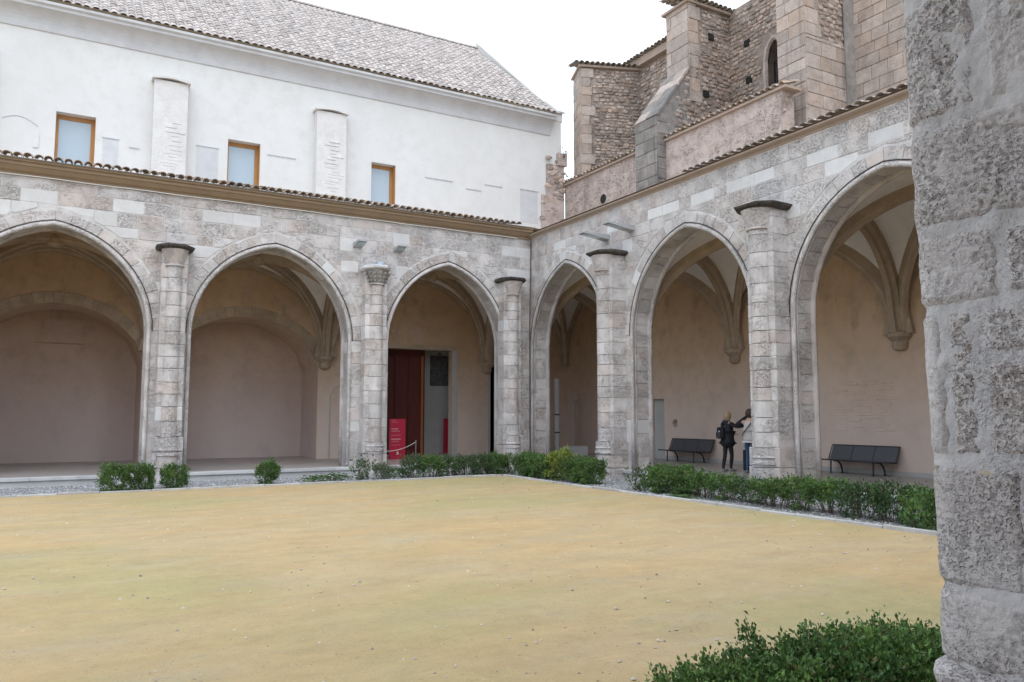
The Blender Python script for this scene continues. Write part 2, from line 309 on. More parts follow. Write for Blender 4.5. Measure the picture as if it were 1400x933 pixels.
class Arch:
    def __init__(s, c, a, zs, rise): s.c = c; s.a = a; s.zs = zs; s.R = (a * a + rise * rise) / (2 * a); s.rise = rise
    def half(s, z, e):
        if z <= s.zs: return s.a + e
        q = (s.R + e) ** 2 - (z - s.zs) ** 2
        if q < 0: return None
        h = s.a - s.R + math.sqrt(q); return h if h > 0 else None
    def curve(s, e, n=14):
        """(u,z) along the arch from left springing to right springing at offset e"""
        th = math.acos((s.R - s.a) / (s.R + e)); r = [(s.c + s.a - s.R + (s.R + e) * math.cos(th * i / n), s.zs + (s.R + e) * math.sin(th * i / n)) for i in range(n + 1)]
        return [(2 * s.c - u, z) for u, z in r] + r[::-1][1:]
    def opening(s, e, z0):
        return [(u, z0, z) for u, z in s.curve(e)]
def wall(F, u0, u1, z0, z1, thick, ops, mb=None, back=True):
    """slab with openings (lists of (u, zbottom, ztop)), reveals included"""
    mb = mb or MB(); us = [u0]
    def q(a, b, c, d):
        mb.quad(*((a, b, c, d) if not F.flip else (d, c, b, a)))
    cur = u0
    for op in sorted(ops, key=lambda o: o[0][0]):
        for d in ((0, -thick) if back else (0,)):
            if op[0][0] > cur + 1e-4: q(F(cur, z0, d), F(op[0][0], z0, d), F(op[0][0], z1, d), F(cur, z1, d))
            for (ua, ba, ta), (ub, bb, tb) in zip(op, op[1:]):
                q(F(ua, ta, d), F(ub, tb, d), F(ub, z1, d), F(ua, z1, d))
                if ba > z0 + 1e-4 or bb > z0 + 1e-4: q(F(ua, z0, d), F(ub, z0, d), F(ub, bb, d), F(ua, ba, d))
        for (ua, ba, ta), (ub, bb, tb) in zip(op, op[1:]):
            q(F(ua, ta, -thick), F(ub, tb, -thick), F(ub, tb, 0), F(ua, ta, 0)); q(F(ua, ba, 0), F(ub, bb, 0), F(ub, bb, -thick), F(ua, ba, -thick))
        for (ua, ba, ta) in (op[0], op[-1]):
            if ta - ba > 1e-3: q(F(ua, ba, 0), F(ua, ba, -thick), F(ua, ta, -thick), F(ua, ta, 0))
        cur = op[-1][0]
    for d in ((0, -thick) if back else (0,)): q(F(cur, z0, d), F(u1, z0, d), F(u1, z1, d), F(cur, z1, d))
    q(F(u0, z1, 0), F(u1, z1, 0), F(u1, z1, -thick), F(u0, z1, -thick))
    for u in (u0, u1): q(F(u, z0, 0), F(u, z1, 0), F(u, z1, -thick), F(u, z0, -thick))
    return mb
def ragged(poly, amp=.007, step=.22):
    out = []; n = len(poly)
    for i in range(n):
        a = Vector(poly[i]); b = Vector(poly[(i + 1) % n]); L = (b - a).length; k = max(1, min(4, int(L / step)))
        if L < 1e-4: continue
        nn = Vector((-(b - a).y, (b - a).x)) / L; out.append(tuple(a + nn * random.uniform(0, amp) * .6 + (b - a) / L * random.uniform(0, amp)))
        for q in range(1, k): out.append(tuple(a.lerp(b, (q + random.uniform(-.2, .2)) / k) + nn * random.uniform(-amp * .4, amp)))
    return out
def area(p): return abs(sum(p[i][0] * p[(i + 1) % len(p)][1] - p[(i + 1) % len(p)][0] * p[i][1] for i in range(len(p)))) / 2

# ---------------------------------------------------------------- the ground
mb = MB(); mb.quad((-300, -300, -.09), (300, -300, -.09), (300, 300, -.09), (-300, 300, -.09)); mb.build('ground', 'sand', kind='structure')
KY, KX = 20.45, 11.33
def sheet(name, x0, x1, y0, y1, z, mat, step=.35, amp=.012, seed=0.):
    nx = int((x1 - x0) / step) + 1; ny = int((y1 - y0) / step) + 1
    v = [(x0 + (x1 - x0) * i / nx, y0 + (y1 - y0) * j / ny, z + amp * (noise.noise((i * step * .35 + seed, j * step * .35, seed)) + .5 * noise.noise((i * step * 1.3, j * step * 1.3, seed + 4)))) for j in range(ny + 1) for i in range(nx + 1)]
    f = [(j * (nx + 1) + i, j * (nx + 1) + i + 1, (j + 1) * (nx + 1) + i + 1, (j + 1) * (nx + 1) + i) for j in range(ny) for i in range(nx)]
    return mk(name, v, f, mat, smooth=True, kind='structure')
sheet('courtyard_sand', -22, KX, 3.1, KY, 0, 'sand')
sheet('gravel_bed', -22, XR + .1, KY + .07, YL + .1, -.01, 'gravel', .3, .02, 3)
sheet('gravel_bed', KX + .07, XR + .1, 1.2, KY + .07, -.01, 'gravel', .3, .02, 5)
sheet('gravel_bed', -22, KX + .07, .5, 3.1, -.015, 'gravel', .3, .02, 8)
kerb = MB().box(-22, KX + .06, KY + .004, KY + .064, -.2, .005).box(KX + .004, KX + .064, 3, KY, -.2, .004).build('kerb', 'kerb', kind='structure')
def kerb_run(p0, p1):
    p0 = Vector(p0); p1 = Vector(p1); L = (p1 - p0).length; t = (p1 - p0) / L; s = 0; nrm = Vector((-t.y, t.x, 0))
    while s < L - .1:
        l_ = min(random.uniform(.75, 1.1), L - s); c = p0 + t * (s + l_ / 2); dz = random.uniform(-.012, .016); y = random.uniform(-.008, .008)
        o = MB().box(-l_ / 2 + .006, l_ / 2 - .006, -.045, .045, -.1, .045, .008).build('kerb_stone', 'kerb', kerb)
        o.location = c + nrm * y + Vector((0, 0, dz)); o.rotation_euler = (random.uniform(-.03, .03), 0, math.atan2(t.y, t.x) + random.uniform(-.008, .008)); s += l_
kerb_run((-2.5, KY + .034, 0), (KX, KY + .034, 0)); kerb_run((KX + .034, 5.5, 0), (KX + .034, KY, 0))
# gallery floor and its pale stone edge step
fl = MB(); fl.box(-22, 26, YL - .25, 34, -.1, FLOOR); fl.box(XR - .1, 26, -6, YL - .25, -.1, FLOOR - .002); fl.build('gallery_floor', 'pave', kind='structure')
st = MB().box(-22, XR - .1, YL - .31, YL - .252, -.1, FLOOR - .012).box(XR - .16, XR - .102, 1, YL - .32, -.1, FLOOR - .012).build('step', 'stepstone', kind='structure')
def step_run(a, b, horiz):
    s = a
    while s < b - .2:
        l_ = min(random.uniform(1.3, 2.2), b - s)
        if horiz: o = MB().box(s + .006, s + l_ - .006, YL - .36, YL - .02, FLOOR - .075, FLOOR + .004 + random.uniform(0, .006), .006)
        else: o = MB().box(XR - .22, XR - .02, s + .006, s + l_ - .006, FLOOR - .075, FLOOR + .004 + random.uniform(0, .006), .006)
        o.build('step_stone', 'stepstone', st); s += l_
step_run(-2.6, 13.6, True); step_run(5, 23.0, False)

# ---------------------------------------------------------------- arcades
ZS, RISE = 4.05, 2.70; TOP = 7.9; TH = .72; RING = .40
def buttress(par, F, uc, wid, proj_, top, shaft_r, carved=False, seed=0):
    rnd = random.Random(seed); z0 = -.05
    core = MB(); n = [(uc - wid / 2 + .012, 0.), (uc + wid / 2 - .012, 0.)]
    def bx(mb, u0, u1, z0, z1, d0, d1, c=.012): mb.prism(F, [(u0, z0), (u1, z0), (u1, z1), (u0, z1)], d0, d1, c)
    bx(core, uc - wid / 2 + .012, uc + wid / 2 - .012, z0, top, -.02, proj_ - .014, .004)
    b = core.build('buttress', 'mortar', par)
    z = z0; first = True
    def drum(z0_, z1_, r, name, mat, r2=None, rows=1, dd=0.):
        m = MB(); seg = 9; r2 = r2 or r; vs_ = []
        for k in range(rows + 1):
            t = k / rows; zz = z0_ + (z1_ - z0_) * t; rr = r + (r2 - r) * t
            e = rr - (.008 if (k in (0, rows) and rows == 1) else 0)
            for i in range(seg + 1):
                an = math.pi * i / seg; q = 1 + rnd.uniform(-.02, .02)
                vs_.append(F(uc - e * math.cos(an) * q, zz, proj_ - .03 + dd + e * math.sin(an) * q * 1.05))
        fs = [(k * (seg + 1) + i, k * (seg + 1) + i + 1, (k + 1) * (seg + 1) + i + 1, (k + 1) * (seg + 1) + i) for k in range(rows) for i in range(seg)]
        fs += [tuple(range(seg + 1))[::-1], tuple(rows * (seg + 1) + i for i in range(seg + 1))]
        if F.flip: fs = [f[::-1] for f in fs]
        m.add(vs_, fs); return m.build(name, mat, b)
    while z < top - .1:
        h = min(rnd.uniform(.28, .44), top - z)
        if top - z - h < .15: h = top - z
        g = .007
        base = z < .9
        k = rnd.random(); split = rnd.random() < .35
        e = .0 if not base else .045
        parts = [(uc - wid / 2 - e, uc + wid / 2 + e)] if not split else [(uc - wid / 2 - e, uc - .02 + rnd.uniform(-.1, .1)), None]
        if split: parts[1] = (parts[0][1] + .012, uc + wid / 2 + e)
        for (a, c_) in parts:
            m = MB(); m.prism(F, [(a + rnd.uniform(-.006, .006), z + g), (c_ + rnd.uniform(-.006, .006), z + g), (c_ + rnd.uniform(-.006, .006), z + h - g), (a + rnd.uniform(-.006, .006), z + h - g)], -.01, proj_ + e + rnd.uniform(-.006, .01), .014, .003)
            m.build('stone_block', 'stone_new' if rnd.random() < .04 else 'stone', b)
        lim = top - .42
        if z < lim:
            drum(z + g, min(z + h - g, lim), shaft_r + (.06 if base else 0), 'column_drum', 'stone')
        z += h
    drum(.84, .93, shaft_r + .075, 'base_moulding', 'stone', shaft_r + .02, 3)
    drum(.70, .755, shaft_r + .085, 'base_moulding', 'stone', shaft_r + .085, 2)
    drum(top - .45, top - .40, shaft_r + .04, 'necking', 'stone', shaft_r + .04, 2)
    cap = drum(top - .40, top, shaft_r + .01, 'capital', 'capital' if carved else 'stone', shaft_r + .15, 5)
    if carved:
        for k in range(7):
            an = math.pi * (k + .5) / 7; m = MB(); rr = shaft_r + .11
            for q in range(3):
                zz = top - .33 + q * .11; rr_ = shaft_r + .05 + .05 * q
                cu, cdp = uc - rr_ * math.cos(an), proj_ - .03 + rr_ * math.sin(an)
                m.add([F(cu + dx, zz + dz, cdp + dy) for dx, dz, dy in ((-.035, -.05, 0), (.035, -.05, 0), (.045, .04, .02), (-.045, .04, .02), (0, .01, .06), (0, -.03, .05))],
                      [(0, 1, 5), (1, 2, 4, 5), (2, 3, 4), (3, 0, 5, 4), (0, 3, 2, 1)])
            m.build('carved_leaf', 'capital', b)
    # abacus slab with cut corners
    o = .20 if not carved else .14; D = proj_ + shaft_r + .20; a = wid / 2 + o - .04; ch = .24
    poly = [(-a, -.01), (-a, D - ch - .1), (-a + ch, D), (a - ch, D), (a, D - ch - .1), (a, -.01)]
    m = MB(); L = []
    for k, (sc_, zz) in enumerate(((.86, top), (.98, top + .05), (1.0, top + .10), (.90, top + .135))):
        for u, d in poly: L.append(F(uc + u * sc_ + rnd.uniform(-.012, .012), zz + rnd.uniform(-.006, .006), d * sc_ if d > 0 else d))
    n_ = len(poly); fs = [(k * n_ + i, k * n_ + (i + 1) % n_, (k + 1) * n_ + (i + 1) % n_, (k + 1) * n_ + i) for k in range(3) for i in range(n_)] + [tuple(range(3 * n_, 4 * n_)), tuple(range(n_))[::-1]]
    m.add(L, fs if F.flip else [f[::-1] for f in fs]); m.build('abacus', 'lead' if carved else 'abacus', b)
    return b

def arcade(F, arches, u0, u1, label, columns, smooth_rows, extra=(0, 0), vis=(-99, 99)):
    A = thing('cloister_arcade', label, 'arcade')
    ops = [a.opening(.03, FLOOR - .12) for a in arches]
    wall(Frame(F.o - F.n * .003, F.u, F.n, F.flip), u0, u1, FLOOR - .25, TOP + .1, TH - .024, ops).build('wall_core', 'mortar', A)
    blocks = []
    zs = [FLOOR - .24] + [FLOOR + (ZS - FLOOR) * i / 11 for i in range(1, 12)] + [ZS + (TOP - ZS) * i / 11 for i in range(1, 12)]
    zs = [z if abs(z - ZS) < .02 or i in (0, len(zs) - 1) else z + random.uniform(-.045, .045) for i, z in enumerate(zs)]
    for ci, (z0, z1) in enumerate(zip(zs, zs[1:])):
        e = .0 if z1 <= ZS + .01 else RING + .012
        act = [a for a in arches if a.half(z0, e) is not None]
        bp = [(u0, None)] + [(a.c, a) for a in act] + [(u1, None)]
        for (ca, aa), (cb, ab) in zip(bp, bp[1:]):
            Lf = lambda z: ca if aa is None else ca + (aa.half(z, e) or 0)
            Rf = lambda z: cb if ab is None else cb - (ab.half(z, e) or 0)
            zz = [z0 + .006 + (z1 - z0 - .012) * k / 4 for k in range(5)]
            ua = min(Lf(z) for z in zz); ub = max(Rf(z) for z in zz); x = ua; runs = []
            while x < ub - .02:
                l_ = random.uniform(.42, .92)
                if ub - x - l_ < .3: l_ = ub - x
                runs.append((x, x + l_)); x += l_
            for ri, (x0, x1) in enumerate(runs):
                le = [(max(x0 + .006, Lf(z)), z) for z in zz]; re = [(min(x1 - .006, Rf(z)), z) for z in zz]
                if aa is None and ri == 0: le = le[::4]
                elif all(abs(q[0] - x0 - .006) < 1e-4 for q in le): le = le[::4]
                if all(abs(q[0] - x1 + .006) < 1e-4 for q in re): re = re[::4]
                le = [p_ for p_, q_ in zip(le, re)] if len(le) == len(re) else le
                if max(q[0] for q in re) - min(q[0] for q in le) < .04: continue
                poly = [q for q in re] + [q for q in le[::-1]]
                if len(le) == len(re) == 5:
                    ok = [(a_, b_) for a_, b_ in zip(le, re) if b_[0] - a_[0] > .01]
                    if len(ok) < 2: continue
                    poly = [b_ for a_, b_ in ok] + [a_ for a_, b_ in ok][::-1]
                elif len(re) == 5 or len(le) == 5:
                    lx = le[0][0] if len(le) == 2 else None; rx = re[0][0] if len(re) == 2 else None
                    P5 = [(lx if lx is not None else le[k][0], rx if rx is not None else re[k][0], zz[k]) for k in range(5)]
                    ok = [p_ for p_ in P5 if p_[1] - p_[0] > .01]
                    if len(ok) < 2: continue
                    poly = [(p_[1], p_[2]) for p_ in ok] + [(p_[0], p_[2]) for p_ in ok][::-1]
                ar = area(poly)
                if ar < .004: continue
                jamb = (e == 0) and ((aa is not None and ri == 0) or (ab is not None and ri == len(runs) - 1))
                blocks.append((ar, poly, jamb, ci))
    blocks.sort(key=lambda t: -t[0]); rest = MB()
    inview = [b for b in blocks if vis[0] < sum(q[0] for q in b[1]) / len(b[1]) < vis[1]]; out = [b for b in blocks if b not in inview]
    for i, (ar, poly, jamb, ci) in enumerate(inview + out):
        m = MB() if i < 298 else rest
        m.prism(F, ragged(poly) if not jamb else poly, -TH if jamb else -.06, random.uniform(.001, .012), random.uniform(.005, .012), .0035)
        if i < 298:
            nw = random.random() < (.22 if smooth_rows[0] <= ci <= smooth_rows[1] else .03)
            m.build('jamb_stone' if jamb else 'stone_block', 'stone_new' if nw else 'stone', A)
    if rest.v: rest.build('stone_courses', 'stone', A, kind='stuff')
    for a in arches:
        for side in (1, -1):
            n = 11; th = math.acos((a.R - a.a) / a.R); cuts = [th * (i + (random.uniform(-.16, .16) if 0 < i < n else 0)) / n for i in range(n + 1)]
            for i in range(n):
                t0, t1 = cuts[i] + .0022, cuts[i + 1] - .0022; ro = a.R + RING + random.uniform(-.07, .0)
                pt = lambda t, r_: (max(a.a - a.R + r_ * math.cos(t), .004), a.zs + r_ * math.sin(t))
                inner = [pt(t0 + (t1 - t0) * k / 3, a.R) for k in range(4)]; outer = [pt(t0 + (t1 - t0) * k / 3, ro) for k in range(4)]
                if i == n - 1:
                    q = math.sqrt(ro ** 2 - (a.R - a.a) ** 2); outer.append((.004, a.zs + q))
                poly = [(a.c + side * u, z) for u, z in inner[::-1] + outer]
                poly = poly if side < 0 else poly[::-1]
                poly = poly[::-1]
                MB().prism(F, poly, -TH, random.uniform(.012, .026), .012, .003).build('voussoir', 'stone_new' if random.random() < .03 else 'stone', A)
        path = [(a.c - a.a, FLOOR + .05)] + [(a.c - a.a, FLOOR + .05 + (ZS - FLOOR - .05) * k / 4) for k in range(1, 4)] + a.curve(0, 12) + [(a.c + a.a, FLOOR + .05 + (ZS - FLOOR - .05) * k / 4) for k in (3, 2, 1, 0)]
        MB().tube([F(u, z, .012) for u, z in path], .058, 8).build('arch_moulding', 'stone', A, True)
        MB().tube([F(u, z, -TH + .09) for u, z in path], .075, 8).build('arch_moulding', 'stone', A, True)
        MB().tube([F(u, z, -.11) for u, z in path], .028, 6).build('arch_moulding', 'stone', A, True)
        MB().tube([F(u, z, .03) for u, z in a.curve(.085, 14)], .014, 6).build('drip_moulding', 'abacus', A, True)
    for k, cdef in enumerate(columns): buttress(A, F, *cdef, seed=k + int(abs(F.o.x) * 7))
    return A
archL = [Arch(-.36, 2.33, ZS, RISE), Arch(5.29, 2.30, ZS, RISE), Arch(10.92, 2.14, ZS, RISE)]
archR = [Arch(9.68, 2.38, ZS, RISE), Arch(15.50, 2.30, ZS, RISE), Arch(21.18, 2.15, ZS, RISE)]
AL = arcade(FL, archL, -3.3, XR + .0, 'long pale limestone arcade with pointed arches and ochre-tiled brown cornice under the white wall',
            [(2.52, .66, .38, 6.26, .21), (8.30, .70, .38, 6.22, .22, True), (13.12, .66, .42, 6.26, .21)], (17, 20), vis=(-1.9, 14.2))
AR = arcade(FR, archR, 5.4, YL - .005, 'pitted limestone arcade with pointed arches below the rubble church, benches inside it',
            [(18.46, .74, .50, 6.40, .24), (12.54, .78, .50, 6.40, .25), (6.85, .78, .5, 6.4, .25)], (17, 20), vis=(7.8, 23.6))

# barrel tiles -------------------------------------------------------------
def tile_mesh(r0=.105, r1=.085, L=.46, th=.014, n=6):
    vs_ = []
    for (rr, y, dz) in ((r0, 0, 0), (r1, L, -.012), (r0 - th, 0, 0), (r1 - th, L, -.012)):
        for i in range(n + 1):
            a = math.pi * i / n; vs_.append((-rr * math.cos(a), y, rr * math.sin(a) * .85 + dz))
    k = n + 1; fs = []
    for i in range(n):
        fs.append((i, i + 1, k + i + 1, k + i)); fs.append((2 * k + i + 1, 2 * k + i, 3 * k + i, 3 * k + i + 1)); fs.append((i + 1, i, 2 * k + i, 2 * k + i + 1))
    fs += [(0, k, 3 * k, 2 * k), (n, 2 * k + n, 3 * k + n, k + n)]
    return vs_, fs
TV, TF = tile_mesh(); TFC = TF + [tuple(range(14, 21))]
def tiles(parent, org, along, up, cols, rows, sp, ex, mat, limit=300, jit=1., name='roof_tile', capped=False, hgt=1.):
    """rows of barrel tiles on the plane through org spanned by along (eave) and up (slope)"""
    al = Vector(along).normalized(); upv = Vector(up).normalized(); nr = al.cross(upv).normalized()
    me = {}; rest = MB(); cnt = 0; keep = None
    for m_ in ([mat] if isinstance(mat, str) else mat):
        k = mesh(TV, TF); k.materials.append(M[m_]); k2 = mesh(TV, TFC); k2.materials.append(M[m_]); me[m_] = (k, k2)
    for r_ in range(rows):
        for c in range(cols):
            p = Vector(org) + al * (c * sp + random.uniform(-.012, .012) * jit) + upv * (r_ * ex + random.uniform(-.03, .03) * jit) + nr * (.004 + random.uniform(0, .012) * jit)
            rz = random.uniform(-.035, .035) * jit; a2 = al * math.cos(rz) + upv * math.sin(rz); u2 = upv * math.cos(rz) - al * math.sin(rz)
            tl = random.uniform(.02, .05) if not capped else random.uniform(.008, .03); u3 = (u2 - nr * tl).normalized(); n3 = a2.cross(u3); s_ = sp / .23
            h3 = n3 * s_ * hgt; Mx = Matrix(((a2.x * s_, u3.x, h3.x, p.x), (a2.y * s_, u3.y, h3.y, p.y), (a2.z * s_, u3.z, h3.z, p.z), (0, 0, 0, 1)))
            if cnt < limit:
                o = bpy.data.objects.new(name, random.choice(list(me.values()))[1 if capped and r_ else 0]); COL.objects.link(o); o.parent = parent; o.matrix_local = Mx
            else: rest.add([Mx @ Vector(v) for v in TV], TFC if capped else TF)
            cnt += 1
    if rest.v: rest.build('roof_tiles', mat if isinstance(mat, str) else mat[0], parent, kind='stuff')

# cornices of the two arcades
def cornice(A, F, u0, u1, prof, mat, name='cornice'):
    """profile (d,z) extruded along u"""
    n = len(prof); m = MB(); seg = max(1, int((u1 - u0) / 1.5))
    for i in range(seg):
        a = u0 + (u1 - u0) * i / seg; b = u0 + (u1 - u0) * (i + 1) / seg
        for k in range(n):
            q = [F(a, prof[k][1], prof[k][0]), F(b, prof[k][1], prof[k][0]), F(b, prof[(k + 1) % n][1], prof[(k + 1) % n][0]), F(a, prof[(k + 1) % n][1], prof[(k + 1) % n][0])]
            m.quad(*q)
    for u in (u0, u1): m.quad(*[F(u, z, d) for d, z in prof])
    return m.build(name, mat, A)
cl = cornice(AL, FL, -3.3, XR - .06, [(-.4, TOP), (.035, TOP), (.05, TOP + .06), (.12, TOP + .10), (.20, TOP + .20), (.24, TOP + .22), (.24, TOP + .29), (.30, TOP + .31), (.30, TOP + .36), (-.4, TOP + .36)], 'cornice_brown')
MB().tube([(-3.3 + i * .6, YL - .075, TOP - .005 + .006 * math.sin(i * 1.7)) for i in range(29)], .013, 6).build('white_cable', 'cable', AL)
pth = [(7.62, YL - .03, TOP - .02), (7.63, YL - .03, 7.2), (7.9, YL - .03, 6.7), (7.93, YL - .06, 6.48)]
MB().tube(pth, .009, 5).build('white_cable', 'cable', AL)
tiles(cl, (-2.6, YL - .42, TOP + .40), (1, 0, 0), (0, 1, .26), 72, 3, .225, .40, ['tile_brown', 'tile'], 216)
MB().box(-3.3, XR + .6, YL - .34, 28.15, TOP + .361, TOP + .37).build('roof_bed', 'tile_bed', AL)
slope = MB(); slope.quad((-3.3, YL - .36, TOP + .375), (XR, YL - .36, TOP + .375), (XR + 4, 28.15, 9.1), (-3.3, 28.15, 9.1)); slope.build('gallery_roof', 'tile_brown', AL)
MB().box(XR - .008, XR + .4, 5, YL - .01, TOP + .001, TOP + .045).build('wall_head', 'stone', AR)
cr = cornice(AR, FR, 5.0, YL, [(-.4, TOP + .04), (.02, TOP + .04), (.05, TOP + .08), (.13, TOP + .11), (.16, TOP + .13), (.16, TOP + .17), (-.4, TOP + .19)], 'cornice_pink')
tiles(cr, (XR - .26, 15.2, TOP + .20), (0, -1, 0), (1, 0, .26), 40, 2, .235, .40, ['tile'], 80, hgt=.6)
sl2 = MB(); sl2.quad((XR - .2, 5, TOP + .192), (XR - .2, YL, TOP + .192), (18.2, 28.1, 8.9), (18.2, 5, 8.9)); sl2.build('gallery_roof', 'tile_brown', AR)
MB().tube([(XR - .012, YL - .02, 7.85), (XR - .03, YL - .03, 7.2), (XR - .06, YL - .05, 6.4), (XR - .09, YL - .06, 5.0), (XR - .09, YL - .06, .3)], .014, 6).build('cable', 'abacus', AR)

# vaults -------------------------------------------------------------------
VZ, VC = 3.85, 6.98
def vault_bay(A, P, u0, u1, v0, v1, mat='vault', corb=True, first=False):
    """pointed groin vault over [u0,u1]x[v0,v1]; v1 is the back wall. P(u,v,z)->world"""
    au = (u1 - u0) / 2; av = (v1 - v0) / 2; uc = (u0 + u1) / 2; vc = (v0 + v1) / 2; rise = VC - VZ
    Rr = (au * au + rise * rise) / (2 * au)
    def pr(x): # x in 0..1 across half width
        x = min(abs(x), 1.) * au; return VZ + math.sqrt(max(0, Rr * Rr - (x + Rr - au) ** 2))
    N = 24; vs_ = []; fs = []
    for j in range(N + 1):
        for i in range(N + 1):
            a, b = -1 + 2 * i / N, -1 + 2 * j / N; vs_.append(P(uc + a * au, vc + b * av, max(pr(a), pr(b)) + .03))
    for j in range(N):
        for i in range(N):
            a, b, c, d = j * (N + 1) + i, j * (N + 1) + i + 1, (j + 1) * (N + 1) + i + 1, (j + 1) * (N + 1) + i
            fs += [(a, b, c), (a, c, d)] if (i < N // 2) == (j < N // 2) else [(a, b, d), (b, c, d)]
    mk('vault', vs_, fs, mat, A)
    def rib(pu, w_, d_, name='rib', nseg=26):
        pts = []; fr = []; prof = [(-w_ / 2, .42), (-w_ / 2, -d_ * .5), (-w_ * .25, -d_ * .72), (-w_ * .22, -d_), (w_ * .22, -d_), (w_ * .25, -d_ * .72), (w_ / 2, -d_ * .5), (w_ / 2, .42)]
        raw = [Vector(P(*pu(-1 + 2 * k / nseg))) for k in range(nseg + 1)]
        for k, p in enumerate(raw):
            t = raw[min(k + 1, nseg)] - raw[max(k - 1, 0)]; t.normalize(); h = Vector((raw[-1] - raw[0])); h.z = 0; h.normalize(); side = h.cross(Vector((0, 0, 1)))
            nn = side.cross(t); nn = nn if nn.z > 0 else -nn
            if k in (0, nseg): nn = (-h if k == 0 else h)
            pts.append(p); fr.append((side, nn))
        MB().sweep(pts, fr, prof).build(name, 'stone_warm', A)
    rib(lambda s: (uc + s * au, vc + s * av, pr(s)), .21, .25)
    rib(lambda s: (uc + s * au, vc - s * av, pr(s)), .21, .25)
    for u in ((u0, u1) if first else (u1,)): rib(lambda s: (u, vc + s * av, pr(s)), .34, .30, 'transverse_rib')
    rib(lambda s: (uc + s * au, v1 - .06, pr(s)), .16, .14, 'wall_rib')
    # boss
    c = Vector(P(uc, vc, VC)); m = MB(); ring = [(.0, -.36), (.16, -.34), (.22, -.26), (.22, -.12), (.16, -.02)]
    vv = [c + Vector((r_ * math.cos(a), r_ * math.sin(a), z)) for r_, z in ring for a in [2 * math.pi * k / 10 for k in range(10)]]
    m.add(vv, [(i * 10 + j, i * 10 + (j + 1) % 10, (i + 1) * 10 + (j + 1) % 10, (i + 1) * 10 + j) for i in range(4) for j in range(10)]); m.build('boss', 'stone_warm', A)
    if corb:
        for u in ((u0, u1) if first else (u1,)):
            m = MB(); sec = [(.08, -.44), (.18, -.40), (.22, -.30), (.20, -.20), (.28, -.12), (.33, -.08), (.33, .02), (.25, .06), (.18, .3)]; L = []
            for r_, z in sec:
                for k in range(9):
                    a = math.pi * k / 8; L.append(P(u + r_ * math.cos(a), v1 - r_ * math.sin(a) * (1.15) + .02, VZ + z))
            m.add(L, [(i * 9 + j, i * 9 + j + 1, (i + 1) * 9 + j + 1, (i + 1) * 9 + j) for i in range(len(sec) - 1) for j in range(8)] + [tuple(range(9)), tuple((len(sec) - 1) * 9 + k for k in range(9))])
            m.build('corbel', 'stone_warm', A)
YW, XW = 28.1, 18.7
PL = lambda u, v, z: (u, v, z)
PR = lambda u, v, z: (v, u, z)
vb = [(-3.25, 2.49, 'vault_ochre'), (2.49, 8.20, 'vault'), (8.20, XR + TH, 'vault')]
for a, b, m_ in vb: vault_bay(AL, PL, a, b, YL + TH, YW, m_, first=(a < 0))
for a, b in ((6.8, 12.6), (12.6, 18.34), (18.34, YL + TH)): vault_bay(AR, PR, a, b, XR + TH, XW, first=(a < 7))
vault_bay(AR, PR, YL + TH, YW, XR + TH, XW, corb=False)
MB().box(XR + .002, XR + TH - .01, YL + .002, YL + TH - .01, FLOOR - .1, TOP).build('corner_pier', 'stone', AR)

# gallery back walls: left one with two arched niches, a portal and a dark doorway
def flat_arch(c, a, zb, zs, rise, n=20, ex=1.9, ex2=.56):
    return [(c - a, zb, zs)] + [(c + a * (-1 + 2 * k / n), zb, zs + rise * max(0, 1 - abs(-1 + 2 * k / n) ** ex) ** ex2) for k in range(1, n)] + [(c + a, zb, zs)]
FB = Frame((0, YW, 0), (1, 0, 0), (0, -1, 0), False)
n0 = flat_arch(-.23, 2.45, FLOOR - .06, 3.45, 1.80); n1 = flat_arch(5.45, 2.52, FLOOR - .06, 3.45, 1.72)
por = [(10.60, FLOOR - .05, 4.30), (13.28, FLOOR - .05, 4.30)]; drk = [(15.0, FLOOR - .05, 4.2), (15.8, FLOOR - .05, 4.2)]
wall(FB, -3.3, XW, FLOOR - .1, 9.2, .30, [n0, n1, por, drk]).build('back_wall', 'gallery', AL)
wall(Frame((0, YW + .3, 0), (1, 0, 0), (0, -1, 0), False), -3.3, 8.9, FLOOR - .1, 6.5, 1.9, [n0, n1]).build('niche_vault', 'niche', AL)
MB().box(-3.3, 9.0, 30.3, 30.6, FLOOR - .1, 6.5).build('niche_wall', 'niche', AL)
for nc, na, rs in ((-.23, 2.45, 1.80), (5.45, 2.52, 1.72)):
    prof = flat_arch(nc, na, 0, 3.45, rs, 19); cv = [(u, z) for u, _, z in prof]
    for (p0, p1) in zip(cv, cv[1:]):
        if (Vector(p1) - Vector(p0)).length < .05: continue
        nrm = lambda p: Vector((p[0] - nc, (p[1] - 2.6) * 1.15)).normalized() * .36
        q = [Vector(p0), Vector(p1), Vector(p1) + nrm(p1), Vector(p0) + nrm(p0)]; cc = sum(q, Vector((0, 0))) / 4
        q = [tuple(cc + (x - cc) * .985) for x in q]
        MB().prism(FB, q, -.15, random.uniform(.015, .03), .01).build('niche_voussoir', 'stone_warm', AL)
MB().box(-.62, .55, YW + 2.16, YW + 2.2, 4.18, 5.0).build('patched_plaster', 'niche', AL)
MB().box(-.85, .62, YW + 2.15, YW + 2.2, 4.15, 4.175).build('ledge', 'stone_warm', AL)
# blind arched panel by the niche
bl = flat_arch(8.95, .52, FLOOR + .02, 2.45, .42, 12, 2, .5)
MB().tube([FB(u, z, 0) for u, _, z in [(bl[0][0], 0, FLOOR)] + bl + [(bl[-1][0], 0, FLOOR)]], .03, 6).build('blind_arch', 'panel', AL)
